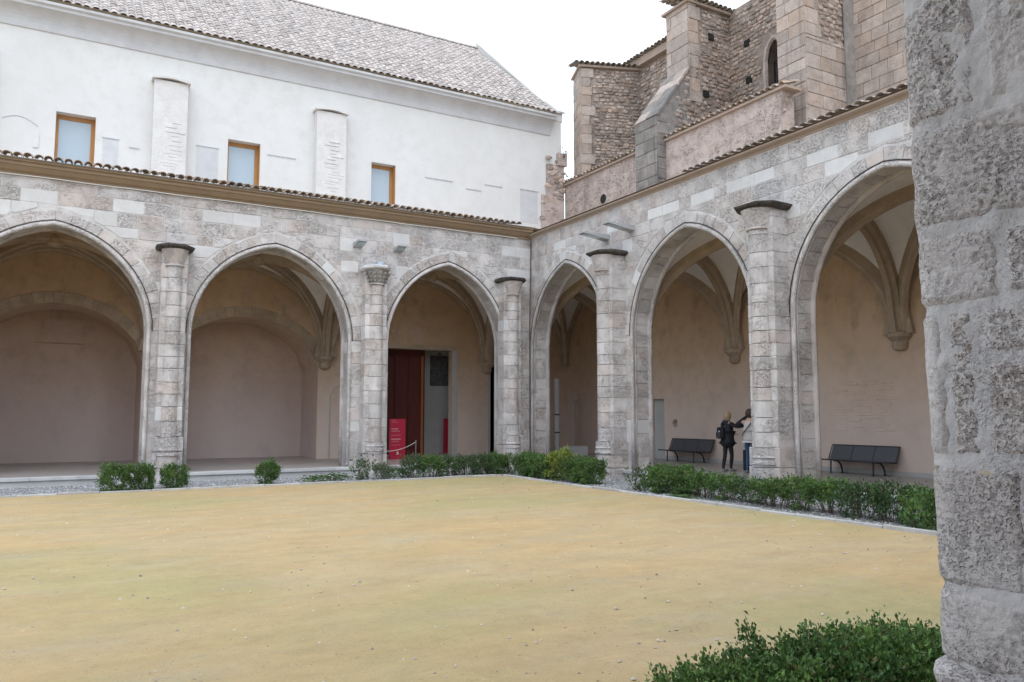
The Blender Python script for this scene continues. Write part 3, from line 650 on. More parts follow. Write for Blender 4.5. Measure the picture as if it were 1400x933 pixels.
# portal: moulded lintel, vestibule and red door
MB().box(10.42, 13.48, YW - .05, YW + .02, 4.302, 4.46).build('lintel', 'stone_warm', AL)
MB().box(13.282, 13.50, YW - .035, YW + .02, FLOOR, 4.30).build('door_jamb', 'panel', AL)
MB().box(10.40, 10.598, YW - .035, YW + .02, FLOOR, 4.30).build('door_jamb', 'panel', AL)
vst = MB(); vst.box(12.62, 15.2, 29.6, 29.75, FLOOR - .05, 4.6); vst.box(12.62, 12.75, 29.76, 32.2, FLOOR - .05, 4.6); vst.box(10.3, 15.2, YW + .305, 32.2, 4.35, 4.55)
vst.box(10.1, 10.3, YW + .305, 32.2, FLOOR - .05, 4.6); vst.box(14.78, 14.9, YW + .305, 29.6, FLOOR - .05, 4.35); vst.build('vestibule', 'panel', AL)
d_ = MB(); d_.box(10.3, 12.36, 28.92, 29.0, FLOOR + .01, 4.34); dd = d_.build('vestibule_door', 'door_red', AL)
MB().box(12.365, 12.47, 28.88, 29.55, FLOOR + .01, 4.34).build('door_leaf', 'door_red', AL)
MB().box(12.30, 12.40, 28.84, 28.882, FLOOR + .01, 4.1).build('door_frame', 'door_edge', AL)
for k in range(3): MB().box(10.66 + k * .56, 11.18 + k * .56, 28.885, 28.922, .5, 4.1, .01).build('door_panel', 'door_red', dd)
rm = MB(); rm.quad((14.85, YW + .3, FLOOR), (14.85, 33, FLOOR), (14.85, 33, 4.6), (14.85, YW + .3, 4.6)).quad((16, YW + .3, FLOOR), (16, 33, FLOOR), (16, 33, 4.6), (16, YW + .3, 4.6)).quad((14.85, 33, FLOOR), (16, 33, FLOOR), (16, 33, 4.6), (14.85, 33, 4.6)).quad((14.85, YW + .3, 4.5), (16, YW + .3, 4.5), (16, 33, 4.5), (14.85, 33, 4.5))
rm.build('dark_room', 'dark_fill', AL)  # walls painted near-black so the doorway reads as unlit
MB().box(14.905, 14.996, YW - .02, YW + .05, FLOOR, 4.2).box(15.804, 15.93, YW - .03, YW + .05, FLOOR, 4.2).box(14.905, 15.93, YW - .03, YW + .05, 4.205, 4.36).build('door_frame', 'panel', AL)
# right back wall
FX = Frame((XW, 0, 0), (0, 1, 0), (-1, 0, 0), True)
dr = [(21.85, FLOOR - .05, 2.36), (22.62, FLOOR - .05, 2.36)]
an = [(21.28 + .15 * math.cos(t), 1.48 - .15 * math.sin(abs(t)) * 1., 1.48 + .15 * math.sin(abs(t))) for t in [math.pi - math.pi * k / 10 for k in range(11)]]
wall(FX, 4.5, YW, FLOOR - .1, 9.2, .30, [dr, an]).build('back_wall', 'gallery', AR)
MB().box(XW + .22, XW + .28, 21.8, 22.7, FLOOR, 2.4).build('side_door', 'panel', AR)
MB().box(XW + .2, XW + .28, 21.0, 21.6, 1.2, 1.8).build('niche_back', 'gallery', AR)
MB().box(XW - .02, XW + .05, 4.5, 21.84, FLOOR, FLOOR + .12).build('skirting', 'panel', AR)
# worn brickwork and plaster repairs showing on the gallery walls
for r_ in range(17):
    y = 12.75 + random.uniform(0, .25)
    while y < 14.7 - random.uniform(0, .5):
        l_ = random.uniform(.22, .32)
        if random.random() < .72: MB().prism(FX, [(y, 1.35 + r_ * .082), (y + l_ - .015, 1.35 + r_ * .082), (y + l_ - .015, 1.35 + r_ * .082 + .06), (y, 1.35 + r_ * .082 + .06)], -.02, random.uniform(.004, .014), .004).build('brick', 'gallery', AR)
        y += l_
# closing walls at the hidden ends of both galleries
MB().box(-3.6, -3.3, YL + TH, 30.3, FLOOR, 9).build('end_wall', 'gallery', AL)
MB().box(XR + TH, XW, 4.6, 4.9, FLOOR, 9).build('end_wall', 'gallery', AR)

# ---------------------------------------------------------------- white building over the left gallery
WB = thing('white_building', 'white plastered building with long pale tiled roof above the ochre-tiled arcade', 'building')
YB = 28.2; FW = Frame((0, YB, 0), (1, 0, 0), (0, -1, 0), False)
wins = [(-.57, .55, 9.55, 11.38), (4.64, 5.74, 9.55, 11.40), (9.88, 10.86, 9.55, 11.43)]
wall(FW, -4, 18.55, 8.4, 14.75, .45, [[(a, c, d), (b, c, d)] for a, b, c, d in wins]).build('wall', 'white', WB)
MB().box(18.15, 18.55, YB + .46, 44, 8, 14.75).build('gable_wall', 'white', WB)
for a, b, c, d in wins:
    fw = .085; y0, y1 = YB + .30, YB + .38
    wn = MB(); wn.box(a, a + fw, y0, y1, c, d).box(b - fw * 1.5, b, y0, y1, c, d).box(a + fw, b - fw * 1.5, y0, y1, d - fw * 1.6, d).box(a + fw, b - fw * 1.5, y0, y1, c, c + fw)
    wo = wn.build('window', 'wood', WB)
    MB().box(a + fw, b - fw * 1.5, y0 + .03, y0 + .05, c + fw, d - fw * 1.6).build('pane', 'glass', wo)
    MB().box(b - .02, b - .001, YB + .02, y0, c, d - .02).build('lining', 'wood', wo)
    MB().box(a, b, y1 + .05, y1 + .08, c, d).build('blind', 'white', wo)
# eaves cornice (cove) and roof
cov = [(-.1, 13.90), (.04, 13.90), (.05, 13.95)] + [(.06 + .36 * (1 - math.cos(t)), 13.97 + .50 * math.sin(t)) for t in [math.pi / 2 * k / 6 for k in range(1, 7)]] + [(.46, 14.48), (.46, 14.56), (.54, 14.60), (.54, 14.68), (-.1, 14.69)]
cornice(WB, FW, -4, 17.95, cov, 'cornice_white', 'eaves_cornice')
E0 = Vector((0, YB - .56, 14.72)); RDG = Vector((0, 35.6, 20.95)); upv = (RDG - E0).normalized()
rf = MB(); rf.quad((-5, E0.y + .03, E0.z + .055), (18.2, E0.y + .03, E0.z + .055), (18.2, RDG.y - .02, RDG.z + .05), (-5, RDG.y - .02, RDG.z + .05)).quad((-5, RDG.y, RDG.z - .03), (18.2, RDG.y, RDG.z - .03), (18.2, 43.5, 14.7), (-5, 43.5, 14.7))
roof = rf.build('roof', 'tile_bed', WB)
LEN = (RDG - E0).length; ncol = int(22.4 / .26); nrow = int(LEN / .37)
tiles(roof, (-4.3, E0.y, E0.z), (1, 0, 0), tuple(upv), ncol, nrow, .26, .37, 'tile', 300, 1.5, capped=True, hgt=.85)
hd_ = MB()
for k in range(56): hd_.add([(-4.6 + k * .41 + x, RDG.y + y, RDG.z + .0 + z) for x, y, z in [(dx, .16 * math.cos(t), .15 * math.sin(t)) for dx in (0, .43) for t in [math.pi * q / 5 for q in range(6)]]], [(q, q + 1, 7 + q, 6 + q) for q in range(5)])
hd_.build('ridge_tiles', 'tile', roof)
# gable parapet
pp = []
for y, z in ((YB - .02, 14.62), (YB - .02, 15.02), (35.6, 21.28), (43.2, 14.9), (43.2, 14.4)): pp.append((y, z))
gp = MB(); n_ = len(pp); gp.add([(18.12, y, z) for y, z in pp] + [(18.62, y, z) for y, z in pp], [tuple(range(n_)), tuple(range(2 * n_ - 1, n_ - 1, -1))] + [(i, (i + 1) % n_, n_ + (i + 1) % n_, n_ + i) for i in range(n_)]); gp.build('gable_parapet', 'white', WB)
cp = MB(); dv = Vector((0, 35.6 - YB, 21.28 - 15.02)).normalized(); nv = Vector((0, -dv.z, dv.y)); p0 = Vector((0, YB - .1, 14.98)); p1 = Vector((0, 35.65, 21.32))
cp.add([Vector((x, 0, 0)) + p + nv * h for x in (18.06, 18.68) for p in (p0, p1) for h in (0, .07)], [(0, 1, 3, 2), (4, 6, 7, 5), (0, 4, 5, 1), (2, 3, 7, 6), (1, 5, 7, 3), (0, 2, 6, 4)]); cp.build('coping', 'white', WB)
# wall buttresses with curved caps
for uc, wd, tp in ((-2.9, 1.05, 12.9), (2.72, 1.05, 12.92), (8.2, 1.1, 12.92)):
    m = MB(); L = []
    for (hw, d, z) in ((wd / 2, .42, 8.5), (wd / 2, .40, 11.6), (wd / 2, .36, tp)):
        L += [FW(uc - hw, z, -.02), FW(uc - hw, z, d), FW(uc + hw, z, d), FW(uc + hw, z, -.02)]
    m.add(L, [(0, 1, 5, 4), (1, 2, 6, 5), (2, 3, 7, 6), (4, 5, 9, 8), (5, 6, 10, 9), (6, 7, 11, 10), (8, 9, 10, 11)]); bt = m.build('wall_buttress', 'white_stone', WB)
    m = MB(); k_ = 8; hw = wd / 2 + .07
    L = []
    for i in range(k_ + 1):
        t = -1 + 2 * i / k_; zc = tp + .02 + .07 * math.cos(t * math.pi / 2) ** 1.5
        L += [FW(uc + t * hw, zc, -.02), FW(uc + t * hw, zc - .02, .46), FW(uc + t * hw, zc + .05, .46), FW(uc + t * hw, zc + .09, -.02)]
    m.add(L, [(4 * i + j, 4 * i + (j + 1) % 4, 4 * i + 4 + (j + 1) % 4, 4 * i + 4 + j) for i in range(k_) for j in range(4)] + [(0, 1, 2, 3), (4 * k_ + 3, 4 * k_ + 2, 4 * k_ + 1, 4 * k_)]); m.build('buttress_cap', 'white_stone', bt)
    z = 9.6
    while z < tp - 1.1 - .3 * (uc < 5):
        h = random.uniform(.09, .17)
        for s_ in range(random.randint(1, 2)):
            a = random.uniform(-.40, 0) ; b_ = random.uniform(.05, .42)
            MB().prism(FW, [(uc + .1 + a * .9, z), (uc + .08 + b_, z), (uc + .08 + b_, z + h * .7), (uc + .1 + a * .9, z + h * .7)], .3, .415 + random.uniform(.0, .007), .008).build('brick', 'white_stone', bt)
        z += h
# ghosts of walled-up windows: shallow ledges and panels
for a, b, z, dn in ((.75, 1.25, 10.75, 1.0), (1.55, 1.85, 10.55, 0), (3.6, 4.35, 10.98, 1.2), (6.0, 7.0, 11.05, 0), (12.1, 13.3, 11.15, 0), (13.9, 14.6, 10.95, 0), (14.75, 15.6, 11.25, 0), (16.45, 17.35, 11.30, 1.4)):
    MB().box(a, b, YB - .028, YB + .02, z, z + .035).build('blocked_window_ledge', 'cornice_white', WB)
    if dn: MB().box(a + .02, b - .02, YB - .006, YB + .02, z - dn, z - .002).build('blocked_window_panel', 'cornice_white', WB)
ar_ = [FW(-2.0 + .95 * t, 10.9 + .18 * math.cos((t - .5) * math.pi) - .1 * t, .004) for t in [k / 10 for k in range(11)]]
MB().tube(ar_, .016, 5).build('blocked_arch_line', 'cornice_white', WB)
MB().box(-1.15, -1.0, YB - .03, YB + .02, 10.1, 10.55).build('vent_block', 'white_stone', WB)
# toothed rubble end of an older wall at the corner
rub = MB().box(17.5, 18.62, YB - .12, YB, 8.6, 11.2).box(17.75, 18.62, YB - .11, YB, 11.2, 12.6).box(18.28, 18.74, YB - .2, YB, 12.6, 13.15).build('old_wall_stub', 'tier', WB)
for k in range(70):
    z = random.uniform(8.7, 12.9); u = random.uniform(17.5 if z < 11.2 else 17.8, 18.6); s_ = random.uniform(.08, .2)
    MB().prism(FW, [(u + s_ * math.cos(t) * random.uniform(.8, 1.2), z + s_ * .6 * math.sin(t) * random.uniform(.8, 1.2)) for t in [2 * math.pi * q / 7 for q in range(7)]], .08, .13 + random.uniform(0, .03), .03).build('stone', 'rubble', rub)

# ---------------------------------------------------------------- terrace wall with tile coping, right
TW = thing('terrace_wall', 'pinkish weathered wall with tiled coping between the right arcade and the church', 'wall')
t1 = MB().box(18.7, 19.1, 22.25, 28.15, 8.0, 11.72).build('wall_length', 'tier', TW)
t2 = MB().box(18.2, 18.7, 15.72, 21.4, 8.0, 11.42).build('wall_length', 'tier', TW)
MB().box(18.6, 19.15, 22.25, 28.4, 11.721, 11.80).build('coping_bed', 'cornice_pink', TW)
MB().box(18.1, 18.8, 15.5, 21.7, 11.421, 11.50).build('coping_bed', 'cornice_pink', TW)
tiles(t1, (18.54, 28.3, 11.81), (0, -1, 0), (1, 0, .35), 26, 2, .235, .36, ['tile_brown', 'tile'], 60)
tiles(t2, (18.04, 21.75, 11.51), (0, -1, 0), (1, 0, .35), 27, 2, .235, .36, ['tile', 'tile_brown'], 60)
MB().box(18.12, 18.2, 15.72, 16.5, 8.0, 11.25).build('return_wall', 'tier', TW)
for k in range(150):
    y = random.uniform(15.8, 27.9); z = random.uniform(8.4, 11.2); F_ = Frame((18.2 if y < 21.3 else 18.7, 0, 0), (0, 1, 0), (-1, 0, 0), True); s_ = random.uniform(.08, .22)
    if 21.2 < y < 22.4: continue
    MB().prism(F_, [(y + s_ * 1.3 * math.cos(t) * random.uniform(.8, 1.2), z + s_ * .6 * math.sin(t) * random.uniform(.8, 1.2)) for t in [2 * math.pi * q / 7 for q in range(7)]], -.05, random.uniform(.004, .02), .012).build('stone', 'tier', TW)
hole = MB().tube([(18.69, 25.35, 10.5), (18.72, 25.35, 10.5)], .2, 10).build('drain_hole_dark', 'dark_fill', TW)  # disc on the wall face, its near-black colour imitates shade inside

# ---------------------------------------------------------------- church of rubble and ashlar
CH = thing('church', 'rubble and ashlar church side with stepped buttresses and dark tiled eaves', 'church')
rub_list = []
def rubble(F, u0, u1, z0, z1, skip=None, sz=.235, mat='rubble'):
    z = z0
    while z < z1 - .08:
        h = random.uniform(.6, 1.1) * sz * .72; u = u0 - random.uniform(0, .2)
        while u < u1:
            l_ = random.uniform(.55, 1.5) * sz; c = (u + l_ / 2, z + h / 2 + random.uniform(-.03, .03))
            if u0 + .05 < c[0] < u1 - .05 and random.random() < .88 and not (skip and skip(*c)):
                n = 7; a0 = random.random()
                poly = [(c[0] + l_ * .5 * math.copysign(abs(math.cos(t)) ** .7, math.cos(t)) * random.uniform(.8, 1.02), c[1] + h * .5 * math.copysign(abs(math.sin(t)) ** .7, math.sin(t)) * random.uniform(.8, 1.02)) for t in [2 * math.pi * (q + a0) / n for q in range(n)]]
                poly = [(min(max(a, u0), u1), b) for a, b in poly]
                rub_list.append((area(poly), F, poly, random.uniform(.015, .06), mat))
            u += l_
        z += h
def ashlar(par, F, u0, u1, z0, z1, hh=.36, mat='ashlar', edge=None, name='ashlar_block', ll=(.4, .8)):
    z = z0; k = 0
    while z < z1 - .05:
        h = min(random.uniform(.85, 1.15) * hh, z1 - z); a, b = u0, u1
        if edge == 'hi': b = u1 ; a = u1 - (u1 - u0) * random.uniform(.55, 1)   # quoins keyed into rubble
        if edge == 'lo': b = u0 + (u1 - u0) * random.uniform(.55, 1)
        x = a
        while x < b - .02:
            l_ = random.uniform(*ll); l_ = b - x if b - x - l_ < .22 else l_
            MB().prism(F, [(x + .006, z + .006), (x + l_ - .006, z + .006), (x + l_ - .006, z + h - .006), (x + .006, z + h - .006)], -.04, random.uniform(.05, .065), .012, .004).build(name, mat, par)
            x += l_
        z += h
def fr(p, q):
    """frame along plan segment p->q with outward normal to the left-hand... facing the courtyard"""
    p = Vector((p[0], p[1], 0)); q = Vector((q[0], q[1], 0)); u = (q - p).normalized(); nn = Vector((u.y, -u.x, 0))
    return Frame(p, u, nn, False), (q - p).length
def tower(name, plan, z0, z1):
    n = len(plan); m = MB(); m.add([(x, y, z) for z in (z0, z1) for x, y in plan], [(i, (i + 1) % n, n + (i + 1) % n, n + i) for i in range(n)] + [tuple(range(n))[::-1], tuple(range(n, 2 * n))]); return m.build(name, 'rubble_mortar', CH)
ZT1, ZT2, ZT3 = 16.88, 16.95, 19.
NX = 21.5
# nave wall (faces the cloister), with a lancet between the second and third buttress
FN = Frame((NX, 0, 0), (0, 1, 0), (-1, 0, 0), True)
lan = [(18.82 - .42 + .84 * k / 12, 12.4, 14.45 + .75 * math.sqrt(max(0, 1 - (abs(-1 + 2 * k / 12)) ** 1.5))) for k in range(13)]
wall(FN, 5, 27.5, 8, 17.1, .9, [lan]).build('nave_wall', 'rubble_mortar', CH)
rubble(FN, 16.98, 21.0, 11.3, 17.0, lambda u, z: abs(u - 18.82) < .72 and z < 15.5)
rubble(FN, 22.15, 26.4, 11.5, 16.9)
ashlar(CH, FN, 11.5, 15.72, 11.3, 17.1, .42, edge=None)
lf = MB().tube([FN(u, z, .02) for u, _, z in [(lan[0][0], 0, 12.4)] + lan + [(lan[-1][0], 0, 12.4)]], .10, 6).build('window_surround', 'ashlar', CH)
MB().box(NX + .55, NX + .6, 18.32, 19.32, 12.3, 15.4).build('lancet_glazing', 'abacus', lf)
MB().box(NX + .45, NX + .55, 18.85, 18.97, 12.3, 15.3).build('lancet_shutter', 'wood', lf)
for k in range(5): MB().box(NX + .40, NX + .44, 18.41 + k * .2, 18.44 + k * .2, 12.4, 15.1).build('lancet_bar', 'black', lf)
# first, turned buttress
a0, a1 = (19.03, 27.30), (21.5, 26.35); u_ = Vector((.934, -.358)); v_ = Vector((.358, .934))
pl1 = [a0, a1, (a1[0] + v_.x * 1.3, a1[1] + v_.y * 1.3), (a0[0] + v_.x * 1.3, a0[1] + v_.y * 1.3)]
tower('tower_buttress', pl1, 8, ZT1); F1, L1 = fr(a0, a1); rubble(F1, .5, L1, 11.2, ZT1 - .1); ashlar(CH, F1, -.02, .62, 11.2, ZT1, .45, edge='lo', ll=(.9, 1))
F1s, _ = fr(pl1[3], a0); ashlar(CH, F1s, 0, 1.3, 10, ZT1, .45)
# second buttress with weathered slope
tower('tower_buttress', [(19.42, 20.98), (21.6, 20.98), (21.6, 22.13), (19.42, 22.13)], 8, ZT2)
F2 = Frame((0, 20.98, 0), (1, 0, 0), (0, -1, 0), False); F2x = Frame((19.42, 0, 0), (0, 1, 0), (-1, 0, 0), True)
rubble(F2, 19.95, 21.5, 11.2, ZT2 - .1); ashlar(CH, F2, 19.40, 20.0, 13.2, ZT2, .45, edge='lo', ll=(.9, 1)); ashlar(CH, F2x, 20.96, 22.13, 14.0, ZT2, .45, ll=(.9, 1.3))
rubble(F2, 18.45, 19.95, 11.3, 14.6, lambda u, z: z > 12.35 + (u - 17.85) * 1.34 - .15)
lo = MB(); X0, X1, Za, Zb = 17.85, 19.45, 12.35, 14.5; yy = (20.96, 22.15)
lo.add([(X0, y, 7.9) for y in yy] + [(X1, y, 7.9) for y in yy] + [(X0, y, Za) for y in yy] + [(X1, y, Zb) for y in yy], [(0, 1, 5, 4), (0, 4, 6, 2), (1, 3, 7, 5), (4, 5, 7, 6), (2, 6, 7, 3)]); lb = lo.build('sloped_buttress', 'ashlar_dark', CH)
FLx = Frame((X0, 0, 0), (0, 1, 0), (-1, 0, 0), True); ashlar(lb, FLx, 20.94, 22.15, 8.6, Za - .02, .42, 'ashlar_dark', ll=(.5, .8))
ashlar(lb, F2, 17.83, 18.45, 8.8, Za - .02, .42, 'ashlar_dark', edge='lo', ll=(.9, 1))
dvs = Vector((X1 - X0, 0, Zb - Za)); 
for k in range(5):
    a = Vector((X0, 0, Za)) + dvs * (k / 5); b_ = Vector((X0, 0, Za)) + dvs * ((k + 1) / 5); nn = Vector((-dvs.z, 0, dvs.x)).normalized()
    for (y0, y1) in ((20.9, 21.55), (21.56, 22.2)):
        L = [a - nn * .02, b_ - nn * .02, b_ + nn * (.05 + random.uniform(0, .02)), a + nn * (.05 + random.uniform(0, .02))]
        MB().add([q + Vector((0, y0, 0)) for q in L] + [q + Vector((0, y1, 0)) for q in L], [(0, 1, 2, 3), (7, 6, 5, 4), (0, 4, 5, 1), (1, 5, 6, 2), (2, 6, 7, 3), (3, 7, 4, 0)]).build('weathering_slab', random.choice(['ashlar_dark', 'ashlar_dark', 'ashlar']), lb)
# third buttress, mostly ashlar
tower('tower_buttress', [(19.25, 15.68), (21.6, 15.68), (21.6, 16.72), (19.25, 16.72)], 8, ZT3)
F3 = Frame((0, 15.68, 0), (1, 0, 0), (0, -1, 0), False); F3x = Frame((19.25, 0, 0), (0, 1, 0), (-1, 0, 0), True)
ashlar(CH, F3x, 15.66, 16.72, 8.8, 18.6, .42); ashlar(CH, F3, 19.23, 21.45, 8.6, 13.4, .42, ll=(.45, .75)); ashlar(CH, F3, 19.23, 20.0, 13.4, 18.6, .45, edge='lo', ll=(.9, 1)); rubble(F3, 19.9, 21.45, 13.4, 18.6)
MB().box(21.0, 21.45, 15.57, 15.62, 8.6, 18.5).build('dark_quoin_strip', 'ashlar_dark', CH)
# putlog holes: plates on the face, painted dark like shaded hollows
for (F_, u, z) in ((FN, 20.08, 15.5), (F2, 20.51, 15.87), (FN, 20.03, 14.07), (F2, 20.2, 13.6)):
    MB().prism(F_, [(u - .13, z - .12), (u + .13, z - .1), (u + .12, z + .12), (u - .12, z + .13)], -.02, .075, .004).build('putlog_hole_dark', 'dark_fill', CH)
rub_list.sort(key=lambda t: -t[0]); rest = MB()
for i, (ar, F_, poly, d, mat) in enumerate(rub_list):
    m = MB() if i < 298 else rest
    m.prism(F_, poly, -.03, d, .02, .008)
    if i < 298: m.build('rubble_stone', mat, CH)
rest.build('rubble_stones', 'rubble', CH, kind='stuff')
# dark tiled eaves
def eave_box(pts, z, th=.12):
    n = len(pts); m = MB(); m.add([(x, y, zz) for zz in (z, z + th) for x, y in pts], [(i, (i + 1) % n, n + (i + 1) % n, n + i) for i in range(n)] + [tuple(range(n))[::-1], tuple(range(n, 2 * n))]); return m.build('eaves', 'cornice_pink', CH)
c0 = Vector(a0); c1 = Vector(a1)
q = [c0 - u_ * .14 - v_ * .14, c1 - v_ * .14 + u_ * .1, c1 + v_ * 1.4 + u_ * .1, c0 - u_ * .14 + v_ * 1.4]; e1 = eave_box([tuple(p) for p in q], ZT1, .09)
tp_ = q[0] - v_ * .14 - u_ * .12
tiles(e1, (tp_.x, tp_.y, ZT1 + .10), (u_.x, u_.y, 0), (v_.x, v_.y, .3), 13, 4, .235, .38, ['tile_dark'], 60)
e2 = eave_box([(19.28, 20.85), (21.6, 20.85), (21.6, 22.3), (19.28, 22.3)], ZT2, .09)
tiles(e2, (19.2, 20.72, ZT2 + .10), (1, 0, 0), (0, 1, .3), 11, 4, .235, .38, ['tile_dark'], 60)
e3 = eave_box([(NX - .25, 22.3), (NX + .5, 22.3), (NX + .5, 26.9), (NX - .25, 26.9)], 17.0, .33)
tiles(e3, (NX - .42, 26.9, 17.34), (0, -1, 0), (1, 0, .35), 20, 4, .235, .38, ['tile_dark'], 90)

# ---------------------------------------------------------------- the near pier
PIER = thing('cloister_arcade', 'big pitted grey stone pier of the near arcade, wide mortar joints, beside the clipped hedge', 'pier')
M['pier_mortar'] = stone_mat('pier_mortar', (.535, .515, .51), (.46, .44, .43), (.27, .22, .20), pit=.45, psc=40, var=0, bump=.6, stain=.15)
FNR = Frame((0, .75, 0), (1, 0, 0), (0, 1, 0), True)
wall(FNR, -12, 12, 0, 8, .65, [Arch(c, 2.26, ZS, RISE).opening(0, .1) for c in (-5.5, .2, 5.9)]).build('near_wall', 'pier', PIER)  # rest of the near wing, out of view, added to shade the pier
MB().box(-12, 12, -4.3, -4.0, 0, 8).box(-12, 12, -4.0, .09, 7.0, 7.3).build('near_gallery', 'gallery', PIER)  # unseen back wall and roof, added to block skylight from the pier
MB().box(-12, 12, -4.0, .09, -.1, FLOOR).build('near_floor', 'pave', PIER)
class Bent:
    """frame wrapped round the pier: s runs along the side face, round the corner, then along the front"""
    flip = True
    def __init__(s, x0, ys, ye, r, fx): s.x0, s.ys, s.ye, s.r, s.fx = x0, ys, ye, r, fx; s.l1 = ye - r - ys; s.l2 = math.pi / 2 * r
    def __call__(s, t, z, d):                     # the old pier leans a little towards the opening
        p = s.at(t, z, d); p.x -= .026 * (z - 1.2); return p
    def at(s, t, z, d):
        if t <= s.l1: return Vector((s.x0 - d, s.ys + t, z))
        if t <= s.l1 + s.l2:
            a = (t - s.l1) / s.r; return Vector((s.x0 + s.r - (s.r + d) * math.cos(a), s.ye - s.r + (s.r + d) * math.sin(a), z))
        return Vector((s.x0 + s.r + (t - s.l1 - s.l2), s.ye + d, z))
PX, PY0, PY1 = 2.60, .75, 1.70
BP = Bent(PX, PY0, PY1, .12, 1)
def rough_patch(F, s0, s1, z0, z1, depth, edge, amp, seed, res=.0065, pitw=1.):
    nx = max(4, int((s1 - s0) / res)); nz = max(4, int((z1 - z0) / res)); vs_ = []
    for j in range(nz + 1):
        for i in range(nx + 1):
            s = s0 + (s1 - s0) * i / nx; z = z0 + (z1 - z0) * j / nz
            # ragged outline
            s += .022 * noise.noise((seed, z * 9, s * 2)) + .012 * noise.noise((seed, z * 30, s * 5)); z += .018 * noise.noise((s * 9, seed + 3, z * 2)) + .01 * noise.noise((s * 30, seed + 3, z * 5))
            b = min(s - s0, s1 - s, z - z0, z1 - z); e = max(0., min(1., b / edge)); e = e * e * (3 - 2 * e)
            p = Vector((s * 1., seed * 7.1, z))
            n1 = noise.fractal(p * 9, .9, 2.1, 4); n2 = noise.noise(Vector((s * 26, seed, z * 44))); n3 = noise.noise(Vector((s * 62, seed, z * 90)))
            vd = noise.voronoi(Vector((s * 30 + n2 * .5, seed * 3.3, z * 42 + n3 * .4)))[0][0]; mk_ = max(0., min(1., .5 + 1.6 * noise.noise(Vector((s * 7, seed + 9, z * 7)))))
            pit = max(0., .42 - vd) * 2.6 * mk_ + max(0, n3 - .15) * .55 + max(0, n2 - .3) * .9
            d = -.010 + (.010 + depth) * e + (n1 * amp * .5 - pit * amp * 1.7 * pitw) * (.2 + .8 * e)
            vs_.append(F(s, z, d))
    fs = [(j * (nx + 1) + i, (j + 1) * (nx + 1) + i, (j + 1) * (nx + 1) + i + 1, j * (nx + 1) + i + 1) for j in range(nz) for i in range(nx)]
    return vs_, fs
# mortar bed, gently uneven
def bed(F, s0, s1, z0, z1, n1, n2, d0=-.004):
    vs_ = [F(s0 + (s1 - s0) * i / n1, z0 + (z1 - z0) * j / n2, d0 + .011 * noise.fractal(((s0 + (s1 - s0) * i / n1) * 9, 5, (z0 + (z1 - z0) * j / n2) * 9), .8, 2.1, 6)) for j in range(n2 + 1) for i in range(n1 + 1)]
    return vs_, [(j * (n1 + 1) + i, (j + 1) * (n1 + 1) + i, (j + 1) * (n1 + 1) + i + 1, j * (n1 + 1) + i + 1) for j in range(n2) for i in range(n1)]
STOT = BP.l1 + BP.l2 + .8
v, f = bed(BP, 0, STOT, -.1, 6.4, 190, 620); pc = mk('pier_core', v, f, 'pier_mortar', PIER, True)
MB().box(PX + .2, PX + .92, PY0 + .02, PY1 - .15, -.1, 6.4).build('pier_body', 'pier', PIER)
sY = lambda y: y - PY0
def pblock(s0, s1, z0, z1, depth=.004, amp=.009, seed=1, mat='pier', pitw=1.):
    v, f = rough_patch(BP, s0, s1, z0, z1, depth, .03, amp, seed, pitw=pitw); mk('stone_block', v, f, mat, PIER, True)
FRT = BP.l1 + BP.l2 * .55
pblock(sY(1.335), FRT + .12, .44, .90, .006, .009, 1); pblock(sY(.98), sY(1.325), .46, .89, .006, .009, 2)
pblock(sY(1.27), FRT + .14, .945, 1.195, .008, .012, 3, pitw=.6); pblock(sY(.95), sY(1.26), .955, 1.185, .005, .010, 4)
pblock(sY(1.365), FRT + .03, 1.205, 1.612, .004, .0045, 5, 'pier', .5); pblock(sY(.95), sY(1.35), 1.215, 1.60, .003, .006, 6)
pblock(sY(1.475), sY(1.575), 1.632, 2.12, .002, .010, 7); pblock(sY(1.585), FRT + .10, 1.632, 2.125, .004, .006, 8)
pblock(sY(1.08), sY(1.455), 1.635, 1.95, .004, .011, 9); pblock(sY(1.12), sY(1.45), 1.965, 2.125, .004, .010, 10)
pblock(sY(1.385), FRT + .12, 2.14, 2.39, .006, .010, 11); pblock(sY(.98), sY(1.37), 2.145, 2.37, .006, .010, 12)
pblock(sY(1.12), FRT + .12, 2.405, 2.765, .006, .0125, 13)
pblock(sY(1.41), FRT + .12, 2.785, 3.215, .004, .013, 14); pblock(sY(1.02), sY(1.385), 2.79, 3.16, .004, .011, 15)
for k, (z0, z1) in enumerate(((3.24, 3.6), (3.63, 4.0), (4.03, 4.4), (4.43, 4.8), (4.83, 5.2), (5.23, 5.6), (5.63, 6.0))):
    sp = sY(random.uniform(1.1, 1.4)); pblock(sp + .015, FRT + .1, z0, z1, .005, .011, 20 + k); pblock(sY(.8), sp, z0, z1, .005, .011, 40 + k)
